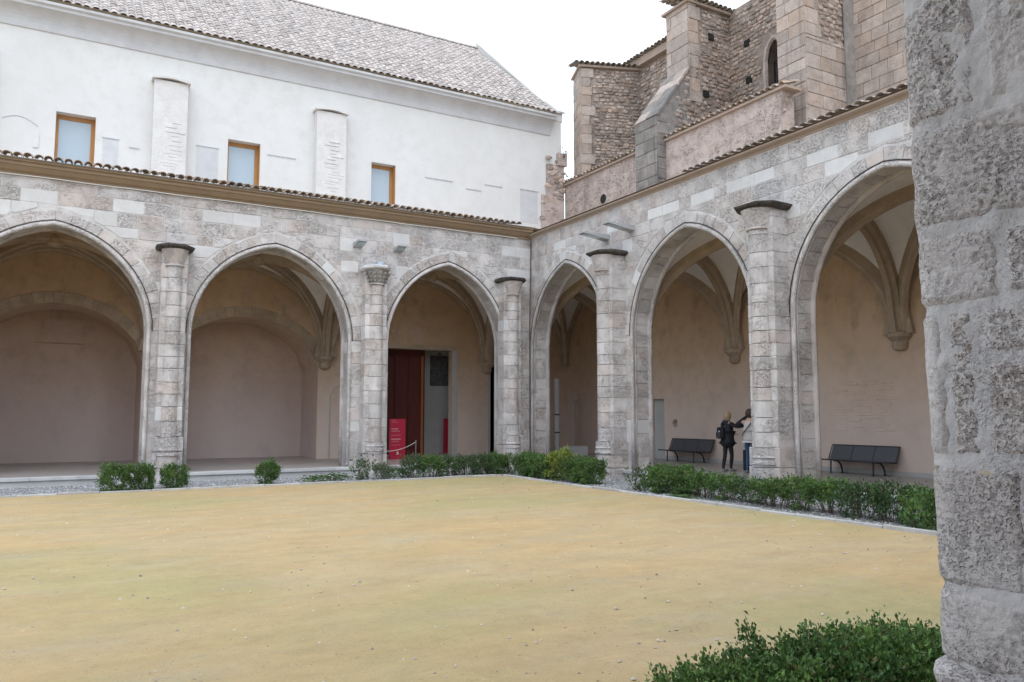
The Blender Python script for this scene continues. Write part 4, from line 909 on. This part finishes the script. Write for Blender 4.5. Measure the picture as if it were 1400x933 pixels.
# plinth of the pier
BQ = Bent(PX - .022, PY0, PY1 + .022, .135, 1)
ring = [(-.1, .0), (.5, .0), (.72, .0), (.80, .004), (.86, .0), (.90, -.012), (.935, -.03), (.945, -.05)]
for z0, z1, mt in ((-.1, .40, 'pier'),):
    v, f = rough_patch(BQ, 0, BQ.l1 + BQ.l2 + .3, z0, z1, .005, .02, .006, 71, .02); mk('plinth_stone', v, f, mt, PIER, True)
ns = 60; L = []
for z, d in [(.86, -.005), (.875, .012), (.90, .018), (.925, .012), (.942, -.01), (.95, -.035)]:
    for i in range(ns + 1):
        s = (BQ.l1 + BQ.l2 + .5) * i / ns; L.append(BQ(s, z + .004 * noise.noise((s * 9, z * 9, 2)), d + .006 * noise.noise((s * 12, z * 12, 9))))
mk('base_moulding', L, [(j * (ns + 1) + i, (j + 1) * (ns + 1) + i, (j + 1) * (ns + 1) + i + 1, j * (ns + 1) + i + 1) for j in range(5) for i in range(ns)], 'pier', PIER, True)
for (s, z, w_, h_, mt) in ((sY(1.47), 1.585, .05, .018, 'tile_brown'), (FRT - .02, 1.585, .05, .03, 'tile_brown')):
    MB().prism(BP, [(s - w_ / 2, z - h_ / 2), (s + w_ / 2, z - h_ * .3), (s + w_ * .4, z + h_ / 2), (s - w_ * .4, z + h_ * .45)], -.03, .004, .004).build('brick_chip', mt, PIER)

# ---------------------------------------------------------------- hedges and shrubs
def leaf_cloud(n, hx, hy, h, size, spread, seed, low=.25, cl=70, stemz=.05, edge=3.2):
    rs = np.random.RandomState(seed)
    C = []
    while len(C) < cl:
        p = rs.uniform(-1, 1, 3); q = (abs(p[0]) ** edge + abs(p[1]) ** edge + abs(p[2]) ** edge) ** (1 / edge)
        if q > 1.02 or q < .35: continue
        if p[2] < -.1 and rs.rand() > low: continue
        C.append(p * (1 + .10 * rs.randn(3)))
    C = np.array(C); ci = rs.randint(0, cl, n)
    P = C[ci] * np.array([hx, hy, h / 2]) + np.array([0, 0, h / 2]) + rs.randn(n, 3) * spread * (.6 + .8 * rs.rand(n, 1)); P[:, 2] = np.maximum(P[:, 2], .015)
    out = P - np.array([0, 0, h * .35]); out /= np.linalg.norm(out, axis=1)[:, None] + 1e-6
    d = out * .6 + rs.randn(n, 3) * .6 + np.array([0, 0, .35]); d /= np.linalg.norm(d, axis=1)[:, None]
    s = np.cross(d, rs.randn(n, 3)); s /= np.linalg.norm(s, axis=1)[:, None] + 1e-6; up = np.cross(s, d)
    L = size * (.65 + .7 * rs.rand(n, 1)); W = L * .30
    V = np.stack([P, P + d * L * .5 + s * W + up * W * .35, P + d * L, P + d * L * .5 - s * W + up * W * .35], 1).reshape(-1, 3)
    F = np.arange(n * 4).reshape(n, 4); tri = np.concatenate([F[:, [0, 1, 2]], F[:, [0, 2, 3]]])
    me = bpy.data.meshes.new('leaves'); me.from_pydata(V.tolist(), [], tri.tolist()); me.update(); return me, C * np.array([hx, hy, h / 2]) + np.array([0, 0, h / 2])
def stems(C, k, seed, r=.007):
    rs = random.Random(seed); m = MB()
    for i in range(k):
        c = Vector(C[rs.randrange(len(C))]); b = Vector((c.x * .45 + rs.uniform(-.05, .05), c.y * .35, -.03)); mid = b.lerp(c, .5) + Vector((rs.uniform(-.04, .04), rs.uniform(-.04, .04), .05))
        m.tube([b, mid, c], [r, r * .8, r * .4], 5)
    return m
BUSH = {}
def variant(key, n, hx, hy, h, size, spread, seed, mat, low=.25, cl=70, ns_=12, r=.007, edge=3.2):
    me, C = leaf_cloud(n, hx, hy, h, size, spread, seed, low, cl, edge=edge); me.materials.append(M[mat])
    sm = stems(C, ns_, seed, r); s_ = mesh(sm.v, sm.f); s_.materials.append(M['bark']); BUSH[key] = (me, s_)
def bush(key, x, y, label, group=None, rz=None, sc_=(1, 1, 1), name='box_shrub', cat='shrub', z=0.):
    t = thing(name, label, cat, group, (x, y, z), random.uniform(0, 6.28) if rz is None else rz); t.scale = sc_
    link('foliage', BUSH[key][0], None, t); link('stem', BUSH[key][1], None, t); return t
for k in range(3):
    variant('full%d' % k, 6500, .42, .36, .58, .042, .032, 11 + k, 'leaf', .6, 230, 14, edge=6)
    variant('thin%d' % k, 1500, .42, .30, .58, .055, .045, 31 + k, 'leaf_grey' if k == 1 else 'leaf_dark', .5, 46, 22)
    variant('mid%d' % k, 3000, .45, .33, .57, .048, .042, 51 + k, 'leaf' if k else 'leaf_dark', .22, 90, 24, edge=5)
    variant('near%d' % k, 30000, .44, .36, .60, .027, .026, 71 + k, 'leaf_fresh' if k != 1 else 'leaf', .8, 560, 70, .004, edge=4.5)
variant('yellow', 2600, .40, .34, .80, .06, .05, 91, 'leaf_yellow', .5, 70, 14)
variant('ball', 2600, .26, .24, .58, .05, .04, 92, 'leaf', .55, 70, 14, edge=2.2)
variant('weed', 260, .28, .25, .34, .07, .06, 93, 'leaf_grey', .9, 22, 18, .004, edge=2)
variant('lowgreen', 500, .30, .26, .30, .06, .05, 94, 'leaf', .9, 26, 10, .004, edge=2)
bush('full0', 1.22, 20.86, 'widest clipped box shrub of a close trio on the gravel, farthest from the column', rz=.1, sc_=(.86, .9, 1)); 
bush('full1', 1.80, 20.84, 'narrow clipped box shrub in the middle of a close trio on the gravel', rz=3.1, sc_=(.52, .85, .98))
bush('full2', 2.47, 20.88, 'square clipped box shrub at the end of the trio, right under the column', rz=.05, sc_=(.68, .85, .95))
bush('ball', 4.70, 20.98, 'lone rounded box shrub standing by itself on the gravel strip', sc_=(1, 1, 1))
bush('weed', 7.35, 21.3, 'wispy grey-green weed at the foot of the pier with the carved capital', sc_=(1.1, 1.1, 1.5), name='weed', cat='weed')
bush('thin1', 7.85, 21.05, 'small open shrub standing before the carved-capital column foot', rz=.4, sc_=(.62, .8, .86))
bush('lowgreen', 6.35, 21.2, 'low patch of green weeds on the gravel left of the carved-capital pier', name='weed', cat='weed', sc_=(2.2, 1, .55))
bush('lowgreen', 8.45, 21.5, 'low green weed on gravel in front of the red panel', name='weed', cat='weed', sc_=(1, 1, .8))
GL = 'shrubs of the hedge along the kerb before the vestibule'
for k, (x, ky) in enumerate(((8.72, 'thin2'), (9.25, 'mid1'), (9.85, 'mid0'), (10.4, 'thin0'), (10.95, 'mid0'))):
    bush(ky, x, 20.95, 'open grey-green shrub of the thin hedge row before the vestibule' , GL, rz=random.uniform(-.2, .2), sc_=(.85, .9, 1))
bush('full0', 11.45, 20.95, 'dense green shrub at the corner of the kerb where the two hedge rows meet', rz=.2, sc_=(.9, 1, 1))
GR = 'shrubs of the dense hedge before the corner arch'
for k, (y, ky) in enumerate(((20.2, 'full1'), (19.55, 'full2'), (18.9, 'full0'), (17.55, 'full1'), (16.95, 'full2'))):
    bush(ky, 11.98, y, 'dense dark green clipped shrub in the hedge before the corner arch', GR, rz=math.pi / 2 + random.uniform(-.15, .15), sc_=(.88, .95, 1.06))
bush('yellow', 11.95, 18.25, 'yellow-green shrub standing out in the dense hedge before the corner arch', rz=math.pi / 2, sc_=(.9, .95, 1.0))
bush('weed', 12.05, 15.05, 'bare twiggy weed at the gap in the hedge beside the stone slab', name='weed', cat='weed', sc_=(1.0, 1, 1.4))
GB = 'shrubs of the long hedge before the benches'
for k, (y, ky) in enumerate(((14.35, 'full2'), (13.7, 'full0'), (13.0, 'mid1'), (12.35, 'mid2'), (11.65, 'thin0'), (11.0, 'mid1'), (10.35, 'mid2'), (9.7, 'mid1'), (9.05, 'mid0'), (8.45, 'thin2'), (7.85, 'mid2'), (7.2, 'mid1'), (6.5, 'mid2'))):
    bush(ky, 12.2 + random.uniform(-.06, .06), y, 'clipped green shrub, gappy at its foot, in the long hedge before the two benches', GB, rz=math.pi / 2 + random.uniform(-.2, .2), sc_=(.9, .95, 1.0 if y > 13.2 or y < 11 else .86))
bush('lowgreen', 11.75, 7.75, 'bright green low shrub at the foot of the long hedge beside the kerb', rz=1., sc_=(1.1, 1.0, 1.5))
bush('lowgreen', 11.6, 13.0, 'thin creeping green weed on the kerb under the long hedge', name='weed', cat='weed', sc_=(.6, 1.8, .22), rz=0)
GN = 'shrubs of the near hedge'
for k, (x, h_) in enumerate(((2.78, .96), (3.22, 1.02), (3.64, 1.02), (4.03, .98))):
    bush('near%d' % (k % 3), x, 2.72, 'fresh green box shrub with tiny leaves in the near hedge beside the pitted pier', GN, rz=random.uniform(-.1, .1) + (math.pi if k % 2 else 0), sc_=(.9, 1, h_))
variant('wisp', 1500, .26, .22, .50, .024, .035, 95, 'leaf_dark', .8, 60, 40, .003, edge=2.2)
bush('wisp', 4.38, 2.78, 'thin brownish end shrub of the near hedge against the pitted pier')
# plants rooted on the wall tops
variant('sprig', 90, .5, .3, .8, .09, .09, 96, 'leaf_grey', 1, 14, 14, .008, edge=2)
bush('sprig', 18.55, 28.05, 'wispy wild plant rooted on the old wall stub at the corner of the white building', name='wild_plant', cat='plant', z=12.95, sc_=(.8, .6, .7))
bush('sprig', 19.35, 28.9, 'wispy wild plant behind the tiled coping against the bright sky', name='wild_plant', cat='plant', z=11.8, sc_=(.9, .8, 1.1))

# ---------------------------------------------------------------- loose stones, gravel pieces
def pebbles(name, n, fx, smin, smax, mat, zf=0., power=2.5, **kw):
    rs = random.Random(5); m = MB()
    for i in range(n):
        x, y = fx(rs); s = smin + (smax - smin) * rs.random() ** power; rot = rs.uniform(0, 6.28); c_, s_ = math.cos(rot), math.sin(rot)
        pts = [(1, 0, 0), (0, .75, 0), (-.9, .1, 0), (.1, -.8, 0), (.1, .05, .62), (-.15, 0, -.4)]
        m.add([(x + s * (a * c_ - b * s_) * rs.uniform(.8, 1.2), y + s * (a * s_ + b * c_) * rs.uniform(.8, 1.2), zf + s * (cz + .15)) for a, b, cz in pts], [(0, 1, 4), (1, 2, 4), (2, 3, 4), (3, 0, 4), (1, 0, 5), (2, 1, 5), (3, 2, 5), (0, 3, 5)])
    return m.build(name, mat, kind='stuff', **kw)
M['pebble'] = plain('pebble', (.46, .42, .36), .85, var=.3, nsc=30, rvar=.9, spec=.2)
M['gravelbit'] = plain('gravel_piece', (.40, .40, .41), .85, var=.3, nsc=30, rvar=.8, spec=.2)
pebbles('scattered_pebbles', 2400, lambda r: (r.uniform(-2.5, 11.2), 3.4 + 17 * r.random() ** 1.5), .004, .026, 'pebble', 0, 3.2, label='small loose pebbles scattered over the ochre sand', category='pebbles')
pebbles('gravel_pieces', 5200, lambda r: (r.uniform(-2.5, 11.4), r.uniform(20.55, 23.0)), .012, .035, 'gravelbit', 0, 1.5, label='grey gravel pieces lying along the foot of the long arcade', category='gravel')
pebbles('gravel_pieces', 3600, lambda r: (r.uniform(11.42, 13.8), r.uniform(7, 21)), .012, .035, 'gravelbit', 0, 1.5, label='grey gravel pieces lying along the foot of the church-side arcade', category='gravel')
MB().box(12.9, 13.85, 15.4, 16.2, .05, .19, .012).build('stone_slab', 'stepstone', label='pale flat stone slab laid as a step at the arch with the people', category='stone slab')

# ---------------------------------------------------------------- benches
def make_bench():
    t = thing('bench', '', 'bench'); L = 1.02
    for k in range(3):
        x0 = -L + .03 + k * (2 * L - .06) / 3; x1 = x0 + (2 * L - .06) / 3
        MB().add([(x0 + .008, -.26, .375), (x1 - .008, -.26, .375), (x1 - .008, .17, .345), (x0 + .008, .17, .345), (x0 + .008, -.26, .36), (x1 - .008, -.26, .36), (x1 - .008, .17, .33), (x0 + .008, .17, .33)], [(0, 1, 2, 3), (7, 6, 5, 4), (0, 4, 5, 1), (1, 5, 6, 2), (2, 6, 7, 3), (3, 7, 4, 0)]).build('seat', 'mesh', t)
        MB().add([(x0 + .008, .19, .36), (x1 - .008, .19, .36), (x1 - .008, .36, .73), (x0 + .008, .36, .73), (x0 + .008, .205, .355), (x1 - .008, .205, .355), (x1 - .008, .375, .725), (x0 + .008, .375, .725)], [(3, 2, 1, 0), (4, 5, 6, 7), (0, 1, 5, 4), (1, 2, 6, 5), (2, 3, 7, 6), (3, 0, 4, 7)]).build('backrest', 'mesh', t)
    m = MB()
    m.tube([(-L, -.27, .365), (L, -.27, .365)], .022, 6).tube([(-L, .19, .34), (L, .19, .34)], .02, 6); m.tube([(-L, -.27, .365), (-L, .19, .34)], .02, 6).tube([(L, -.27, .365), (L, .19, .34)], .02, 6).build('seat_frame', 'black', t)
    m = MB(); m.tube([(-L, .19, .35), (-L, .37, .74), (L, .37, .74), (L, .19, .35)], .018, 6)
    for k in (1, 2):
        x = -L + .03 + k * (2 * L - .06) / 3; m.tube([(x, .185, .35), (x, .36, .735)], .012, 6)
    m.build('back_frame', 'black', t)
    for s in (-.64, .64):
        MB().tube([(s, -.20, .355), (s, -.21, .2), (s, -.22, 0)], .022, 6).box(s - .03, s + .03, -.27, -.17, 0, .012).build('leg', 'black', t)
        MB().tube([(s, -.10, .34), (s, .08, .32), (s, .18, .24), (s, .235, .12), (s, .25, 0)], .024, 6).box(s - .03, s + .03, .2, .3, 0, .012).build('leg', 'black', t)
    return t
b1 = make_bench(); b1.location = (18.25, 20.32, FLOOR); b1.rotation_euler.z = R(-90); b1['label'] = 'black perforated metal bench against the wall behind the woman in the black coat'; b1['group'] = 'benches in the gallery'
b2 = make_bench(); b2.location = (18.25, 13.72, FLOOR); b2.rotation_euler.z = R(-90); b2['label'] = 'black perforated metal bench alone under the widest arch beside the pitted pier'; b2['group'] = 'benches in the gallery'

# ---------------------------------------------------------------- people
def skin(vs_, es, rad, root=0, sub=2):
    me = bpy.data.meshes.new('sk'); me.from_pydata([tuple(v) for v in vs_], es, []); o = bpy.data.objects.new('sk', me); COL.objects.link(o)
    md = o.modifiers.new('s', 'SKIN'); md.use_smooth_shade = True; sm = o.modifiers.new('d', 'SUBSURF'); sm.levels = sub; sm.render_levels = sub
    for i, d in enumerate(me.skin_vertices[0].data): d.radius = rad[i] if isinstance(rad[i], tuple) else (rad[i], rad[i]); d.use_root = (i == root)
    dg = bpy.context.evaluated_depsgraph_get(); dg.update(); r = bpy.data.meshes.new_from_object(o.evaluated_get(dg)); bpy.data.objects.remove(o); r.materials.clear()
    r.polygons.foreach_set('use_smooth', [True] * len(r.polygons)); return r
class Sk:
    def __init__(s): s.v = []; s.e = []; s.r = []
    def add(s, p, r, par=None):
        s.v.append(Vector(p)); s.r.append(r); i = len(s.v) - 1
        if par is not None: s.e.append((par, i))
        return i
    def chain(s, par, pts):
        for p, r in pts: par = s.add(p, r, par)
        return par
    def hand(s, wrist, d, side):
        d = Vector(d).normalized(); sd = d.cross(Vector((0, 0, 1))); sd = sd.normalized() if sd.length > .1 else Vector((1, 0, 0)); n = sd.cross(d)
        w = s.v[wrist]; palm = s.add(w + d * .055, (.034, .018), wrist); kn = s.add(w + d * .09, (.036, .016), palm)
        for k, l in enumerate((.062, .074, .07, .055)):
            b = w + d * .098 + sd * (-.03 + .02 * k); s.chain(kn, [(b, .0085), (b + d * l * .55 - n * .006, .008), (b + d * l * .9 - n * .026, .0065)])
        b = w + d * .045 + sd * .038 * side; s.chain(palm, [(b, .010), (b + d * .03 + sd * .014 * side, .009), (b + d * .055 + sd * .012 * side, .007)])
def person(label, loc, rz, H, larm, rarm, lleg, rleg, coat_mat, leg_mat, coat_len, hairm, hair_len, sleeve_mat=None, cw=1.):
    k = H / 1.65; V = lambda p: Vector(p) * k
    t = thing('person', label, 'person', None, loc, rz)
    s = Sk(); pel = s.add(V((0, 0, .88)), (.125 * k, .10 * k)); ch = s.chain(pel, [(V((0, 0, 1.02)), (.115 * k, .09 * k)), (V((0, 0, 1.18)), (.135 * k, .10 * k)), (V((0, 0, 1.30)), (.12 * k, .085 * k))])
    nk = s.chain(ch, [(V((0, .01, 1.40)), .050 * k), (V((0, .02, 1.45)), .052 * k)]); hd2 = s.chain(nk, [(V((0, .03, 1.50)), (.068 * k, .085 * k)), (V((0, .03, 1.57)), (.075 * k, .092 * k)), (V((0, .02, 1.625)), (.05 * k, .06 * k))])
    s.chain(nk + 1, [(V((0, .125, 1.525)), .013 * k)])                                  # nose
    arms = {}
    for sd, arm in ((-1, larm), (1, rarm)):
        sh = s.add(V((sd * .165, 0, 1.325)), .058 * k, ch); el = s.add(V(arm[0]), .042 * k, s.add((V((sd * .165, 0, 1.325)) + V(arm[0])) / 2, .048 * k, sh)); wr = s.add(V(arm[1]), .026 * k, s.add((V(arm[0]) + V(arm[1])) / 2, .036 * k, el))
        s.hand(wr, V(arm[1]) - V(arm[0]), sd)
    for sd, leg in ((-1, lleg), (1, rleg)):
        hp = s.add(V((sd * .085, 0, .84)), .085 * k, pel); kn = s.add(V(leg[0]), .056 * k, s.add((V((sd * .085, 0, .84)) + V(leg[0])) / 2, .074 * k, hp)); an_ = s.chain(kn, [((V(leg[0]) * .55 + V(leg[1]) * .45), .054 * k), (V(leg[1]), .036 * k)])
        s.chain(an_, [(V(leg[1]) + V((0, .03, -.045)), .036 * k), (V(leg[1]) + V((sd * .012, .14, -.058)), (.034 * k, .022 * k))])
    me = skin(s.v, s.e, s.r); me.materials.append(M['skin']); me.materials.append(M[leg_mat])
    for p in me.polygons:
        if p.center.z < .95 * k and abs(p.center.x) < .30: p.material_index = 1
    link('body', me, None, t)
    # clothing on the trunk and arms
    c = Sk(); r0 = c.add(V((0, 0, .95)), (.175 * k * cw, .14 * k * cw)); top = c.chain(r0, [(V((0, 0, 1.10)), (.165 * k * cw, .13 * k * cw)), (V((0, 0, 1.22)), (.175 * k * cw, .135 * k * cw)), (V((0, 0, 1.31)), (.155 * k * cw, .115 * k * cw)), (V((0, .005, 1.385)), .07 * k)])
    c.chain(r0, [(V((0, 0, (.95 + coat_len) / 2)), (.195 * k * cw, .15 * k * cw)), (V((0, 0, coat_len)), (.215 * k * cw, .165 * k * cw))])
    a_ = c if not sleeve_mat else Sk()
    for sd, arm in ((-1, larm), (1, rarm)):
        sh0 = V((sd * .17, 0, 1.32)); e = V(arm[0]); w_ = V(arm[1]); w2 = e.lerp(w_, .93)
        sh = a_.add(sh0, .072 * k, 3 if not sleeve_mat else None); a_.chain(sh, [(sh0.lerp(e, .5), .062 * k), (e, .056 * k), (e.lerp(w_, .5), .05 * k), (w2, .043 * k)])
    link('coat' if not sleeve_mat else 'vest', skin(c.v, c.e, c.r), M[coat_mat], t)
    if sleeve_mat:
        half = len(a_.v) // 2
        for q in (0, 1):
            link('sleeve', skin(a_.v[q * half:(q + 1) * half], [(i, i + 1) for i in range(half - 1)], a_.r[q * half:(q + 1) * half]), M[sleeve_mat], t)
    # hair: a cap of strands round the back and sides of the head
    m = MB(); n1, n2 = 20, 12; L = []
    for j in range(n2 + 1):
        ph = math.pi * j / n2
        for i in range(n1):
            th = 2 * math.pi * i / n1; fr_ = math.sin(th)               # +1 = face side
            x, y, z = math.cos(th) * math.sin(ph) * .112, math.sin(th) * math.sin(ph) * .118, math.cos(ph) * .122
            if z < 0: x *= 1 + .12 * (hair_len > .1); z = z * (1 + hair_len * 4.5 * (1 if fr_ < .45 else 0))
            if fr_ > .35 and z < .05: y = min(y, .055); z = max(z, -.02 - hair_len * .6)
            wob = 1 + .05 * math.sin(i * 2.7 + j)
            L.append(V((x * wob, .018 + y * wob, 1.558 + z)))
    m.add(L, [(j * n1 + i, j * n1 + (i + 1) % n1, (j + 1) * n1 + (i + 1) % n1, (j + 1) * n1 + i) for j in range(n2) for i in range(n1)]); m.build('hair', hairm, t, True)
    for sd in (-1, 1):
        p = V((sd * .03, .108, 1.56)); bm = bmesh.new(); bmesh.ops.create_icosphere(bm, subdivisions=1, radius=.011 * k); bmesh.ops.translate(bm, verts=bm.verts, vec=p); e_ = bpy.data.meshes.new('eye'); bm.to_mesh(e_); bm.free(); link('eye', e_, 'black', t)
    for sd, leg in ((-1, lleg), (1, rleg)):
        f_ = V(leg[1]); sh = Sk(); a = sh.add((f_.x, f_.y - .05 * k, .045), (.038, .045)); sh.chain(a, [((f_.x, f_.y + .03, .048), (.044, .046)), ((f_.x + sd * .01, f_.y + .13 * k, .036), (.042, .032)), ((f_.x + sd * .012, f_.y + .19 * k, .030), (.026, .022))])
        link('shoe', skin(sh.v, sh.e, sh.r), M['shoe'], t)
    return t
pw = person('blond woman in long black coat seen from behind, stretching one arm out', (16.14, 16.22, FLOOR), R(-98), 1.63,
            ((-.22, .10, 1.08), (-.10, .26, 1.05)), ((.30, .13, 1.245), (.47, .24, 1.285)), ((-.05, -.06, .47), (-.02, -.16, .085)), ((.07, .08, .46), (.05, .05, .085)),
            'coat', 'trousers', .66, 'hair', .10, None, 1.12)
pm = person('person in pale grey vest, dark sleeves and blue jeans half hidden by the column', (16.15, 15.40, FLOOR), R(-75), 1.70,
            ((-.40, .04, 1.255), (-.17, .22, 1.50)), ((.30, .08, 1.12), (.14, .26, 1.38)), ((-.09, .03, .47), (-.09, -.02, .085)), ((.09, .03, .47), (.09, .0, .085)),
            'vest', 'jeans', .80, 'hair2', .02, 'coat')
m = MB(); m.tube([(-.17, -.10, 1.0), (-.12, -.165, 1.06), (0, -.17, 1.2), (.1, -.13, 1.34), (.14, -.02, 1.42)], .014, 6); m.build('bag_strap', 'black', pm)
# hood and backpack of the woman
hd3 = Sk(); a = hd3.add((-.10, -.02, 1.36), .045); hd3.chain(a, [((-.05, -.10, 1.34), .06), ((.05, -.10, 1.34), .06), ((.10, -.02, 1.36), .045)]); link('hood', skin(hd3.v, hd3.e, hd3.r), M['coat'], pw)
hd3 = Sk(); a = hd3.add((-.11, .02, 1.40), .022); hd3.chain(a, [((-.075, -.07, 1.405), .026), ((.0, -.09, 1.40), .026)]); link('hood_lining', skin(hd3.v, hd3.e, hd3.r), M['hood'], pw)
bp = thing('backpack', 'small black backpack worn low on the back of the blond woman', 'backpack', None, (16.14, 16.22, FLOOR), R(-98))
MB().box(-.15, .09, -.27, -.135, .90, 1.22, .035).build('bag_body', 'coat', bp); MB().box(-.12, .06, -.31, -.272, .92, 1.08, .015).build('pocket', 'black', bp)
MB().tube([(-.1, -.14, 1.2), (-.12, -.10, 1.34), (-.13, .02, 1.37)], .015, 6).build('strap', 'black', bp); MB().tube([(.05, -.14, 1.2), (.09, -.10, 1.33), (.11, .02, 1.37)], .015, 6).build('strap', 'black', bp)
MB().box(-.005, .02, -.29, -.272, 1.09, 1.12).build('clip', 'print', bp)
cs = thing('trolley_case', 'narrow dark upright case standing on the gallery floor beside the blue jeans', 'case', None, (16.42, 15.78, FLOOR), R(-40))
MB().box(-.10, .10, -.16, .16, .04, .60, .02).build('shell', 'coat', cs)
for x in (-.07, .07):
    MB().tube([(x, -.14, .035), (x + .02, -.14, .035)], .03, 10).build('wheel', 'black', cs)
MB().tube([(-.06, .12, .6), (-.06, .12, .72), (.06, .12, .72), (.06, .12, .6)], .01, 6).build('handle', 'steel', cs)

# ---------------------------------------------------------------- panels, barrier, lamps and other fittings
def totem(x0, x1, y, label, lines, rz=0.):
    t = thing('information_panel', label, 'panel', 'red information panels', ((x0 + x1) / 2, y, FLOOR), rz); w_ = (x1 - x0) / 2
    MB().box(-w_, w_, -.06, .06, .0, 1.42, .006).build('board', 'totem', t)
    if lines:
        for z, l_, h_ in ((1.36, .16, .006), (1.30, .22, .005), (1.06, .24, .018), (1.0, .30, .005), (.975, .30, .005), (.84, .34, .006), (.70, .33, .018), (.64, .30, .005), (.615, .26, .005), (.5, .3, .005)):
            x = -w_ + .05
            while x < -w_ + .05 + l_:
                q = random.uniform(.012, .035); MB().box(x, x + q, -.064, -.0605, z, z + h_).build('print', 'print', t); x += q + .007
        MB().add([(-.045, -.063, .2), (.045, -.063, .2), (.03, -.063, .255), (-.03, -.063, .255), (-.05, -.063, .17), (.05, -.063, .17), (.05, -.063, .188), (-.05, -.063, .188), (-.008, -.063, .262), (.008, -.063, .262), (.004, -.063, .33), (-.004, -.063, .33)], [(0, 1, 2, 3), (4, 5, 6, 7), (8, 9, 10, 11)]).build('emblem', 'print', t)
    return t
totem(10.13, 10.71, 26.53, 'crimson information panel with white print standing before the dark red door', True)
totem(13.40, 13.92, 29.05, 'crimson information panel under the dark framed relief in the vestibule', False, 0)
rb = thing('rope_barrier', 'slim grey post with a rope across the vestibule entrance', 'barrier', None, (11.06, 26.35, FLOOR))
MB().tube([(0, 0, 0), (0, 0, .64)], .022, 8).tube([(0, 0, .64), (0, 0, .665)], .03, 8).build('post', 'steel', rb); MB().tube([(0, 0, 0), (0, 0, .015)], .13, 14).build('foot', 'steel', rb)
MB().tube([(-1.7 + k * .17, 0, .60 - .35 * (1 - (k / 5 - 1) ** 2) * .55 - (1 - k / 10) * .2) for k in range(11)], .012, 6).build('rope', 'cable', rb)
pf = thing('framed_relief', 'dark framed relief with small crest hanging on the pale vestibule wall', 'relief', None, (13.42, 29.6, 3.0))
MB().box(-.40, .40, -.05, -.004, 0, 1.18, .01).build('plate', 'picture', pf); MB().tube([(-.40, -.055, 0), (.40, -.055, 0), (.40, -.055, 1.18), (-.40, -.055, 1.18), (-.40, -.055, 0)], .03, 6).build('frame', 'picture', pf)
MB().tube([(0, -.04, 1.2), (0, -.04, 1.32), (0, -.04, 1.4)], [.07, .05, .02], 8).build('crest', 'picture', pf)
wp = thing('white_post', 'tall white round post standing in the dim corner of the gallery', 'post', None, (17.1, 26.4, FLOOR))
MB().tube([(0, 0, 0), (0, 0, 3.0)], .10, 14).build('shaft', 'pole', wp)
for z in (.85, 1.55): MB().tube([(0, 0, z), (0, 0, z + .05)], .106, 14).build('band', 'black', wp)
pn = thing('plinth', 'low white plinth on the floor of the dim gallery corner carrying a thin metal stand', 'plinth', None, (17.38, 25.55, FLOOR), R(-29))
MB().box(-.46, .46, -.2, .2, .0, .36, .008).build('block', 'pole', pn)
sn = thing('metal_stand', 'thin dark metal stand with a round head rising from the white plinth', 'stand', None, (17.38, 25.55, FLOOR + .36))
MB().tube([(0, 0, 0), (0, 0, 1.75)], .022, 8).build('rod', 'steel', sn); MB().tube([(.16 * math.cos(t), 0, 1.9 + .16 * math.sin(t)) for t in [2 * math.pi * k / 16 for k in range(17)]], .02, 6).build('ring', 'steel', sn)
MB().tube([(-.25, 0, 1.62), (.25, 0, 1.62)], .014, 6).build('crossbar', 'steel', sn)
def floodlight(F, u, z, L, label, du=.0):
    t = thing('wall_floodlight', label, 'lamp', 'wedge lamps on the arcades'); w_ = .14
    P = [F(u - w_, z - .11, -.01), F(u + w_, z - .11, -.01), F(u + w_, z + .05, -.01), F(u - w_, z + .05, -.01), F(u - w_ + du, z + .01, L), F(u + w_ + du, z + .01, L), F(u + w_ + du, z + .05, L), F(u - w_ + du, z + .05, L)]
    MB().add(P, [(0, 1, 2, 3), (7, 6, 5, 4), (0, 4, 5, 1), (1, 5, 6, 2), (2, 6, 7, 3), (3, 7, 4, 0)]).build('casing', 'lampgrey', t)
    P2 = [F(u - w_ + .03, z - .085, .03), F(u + w_ - .03, z - .085, .03), F(u + w_ - .03 + du, z - .0, L - .05), F(u - w_ + .03 + du, z - .0, L - .05)]; MB().add([p + Vector((0, 0, -.012)) for p in P2], [(3, 2, 1, 0)]).build('lens', 'glass', t)
floodlight(FL, 7.78, 7.06, .55, 'grey wedge lamp on the long arcade beside the second arch')
floodlight(FL, 9.12, 7.06, .45, 'grey wedge lamp on the long arcade above the carved-capital column, towards the corner')
floodlight(FR, 18.95, 7.13, .95, 'lower-hung grey wedge lamp jutting over the first column of the church-side arcade')
floodlight(FR, 17.75, 7.17, .95, 'grey wedge lamp jutting from the church-side arcade between the column and the people arch')
sl_ = thing('spotlight', 'small square grey lamp standing on the white flashing of the carved capital', 'lamp', None, (8.42, YL - .28, 6.38))
MB().box(-.09, .09, -.07, .07, .0, .17, .01).build('housing', 'lampgrey', sl_); MB().box(-.075, .075, -.076, -.071, .02, .15).build('lens', 'glass', sl_)
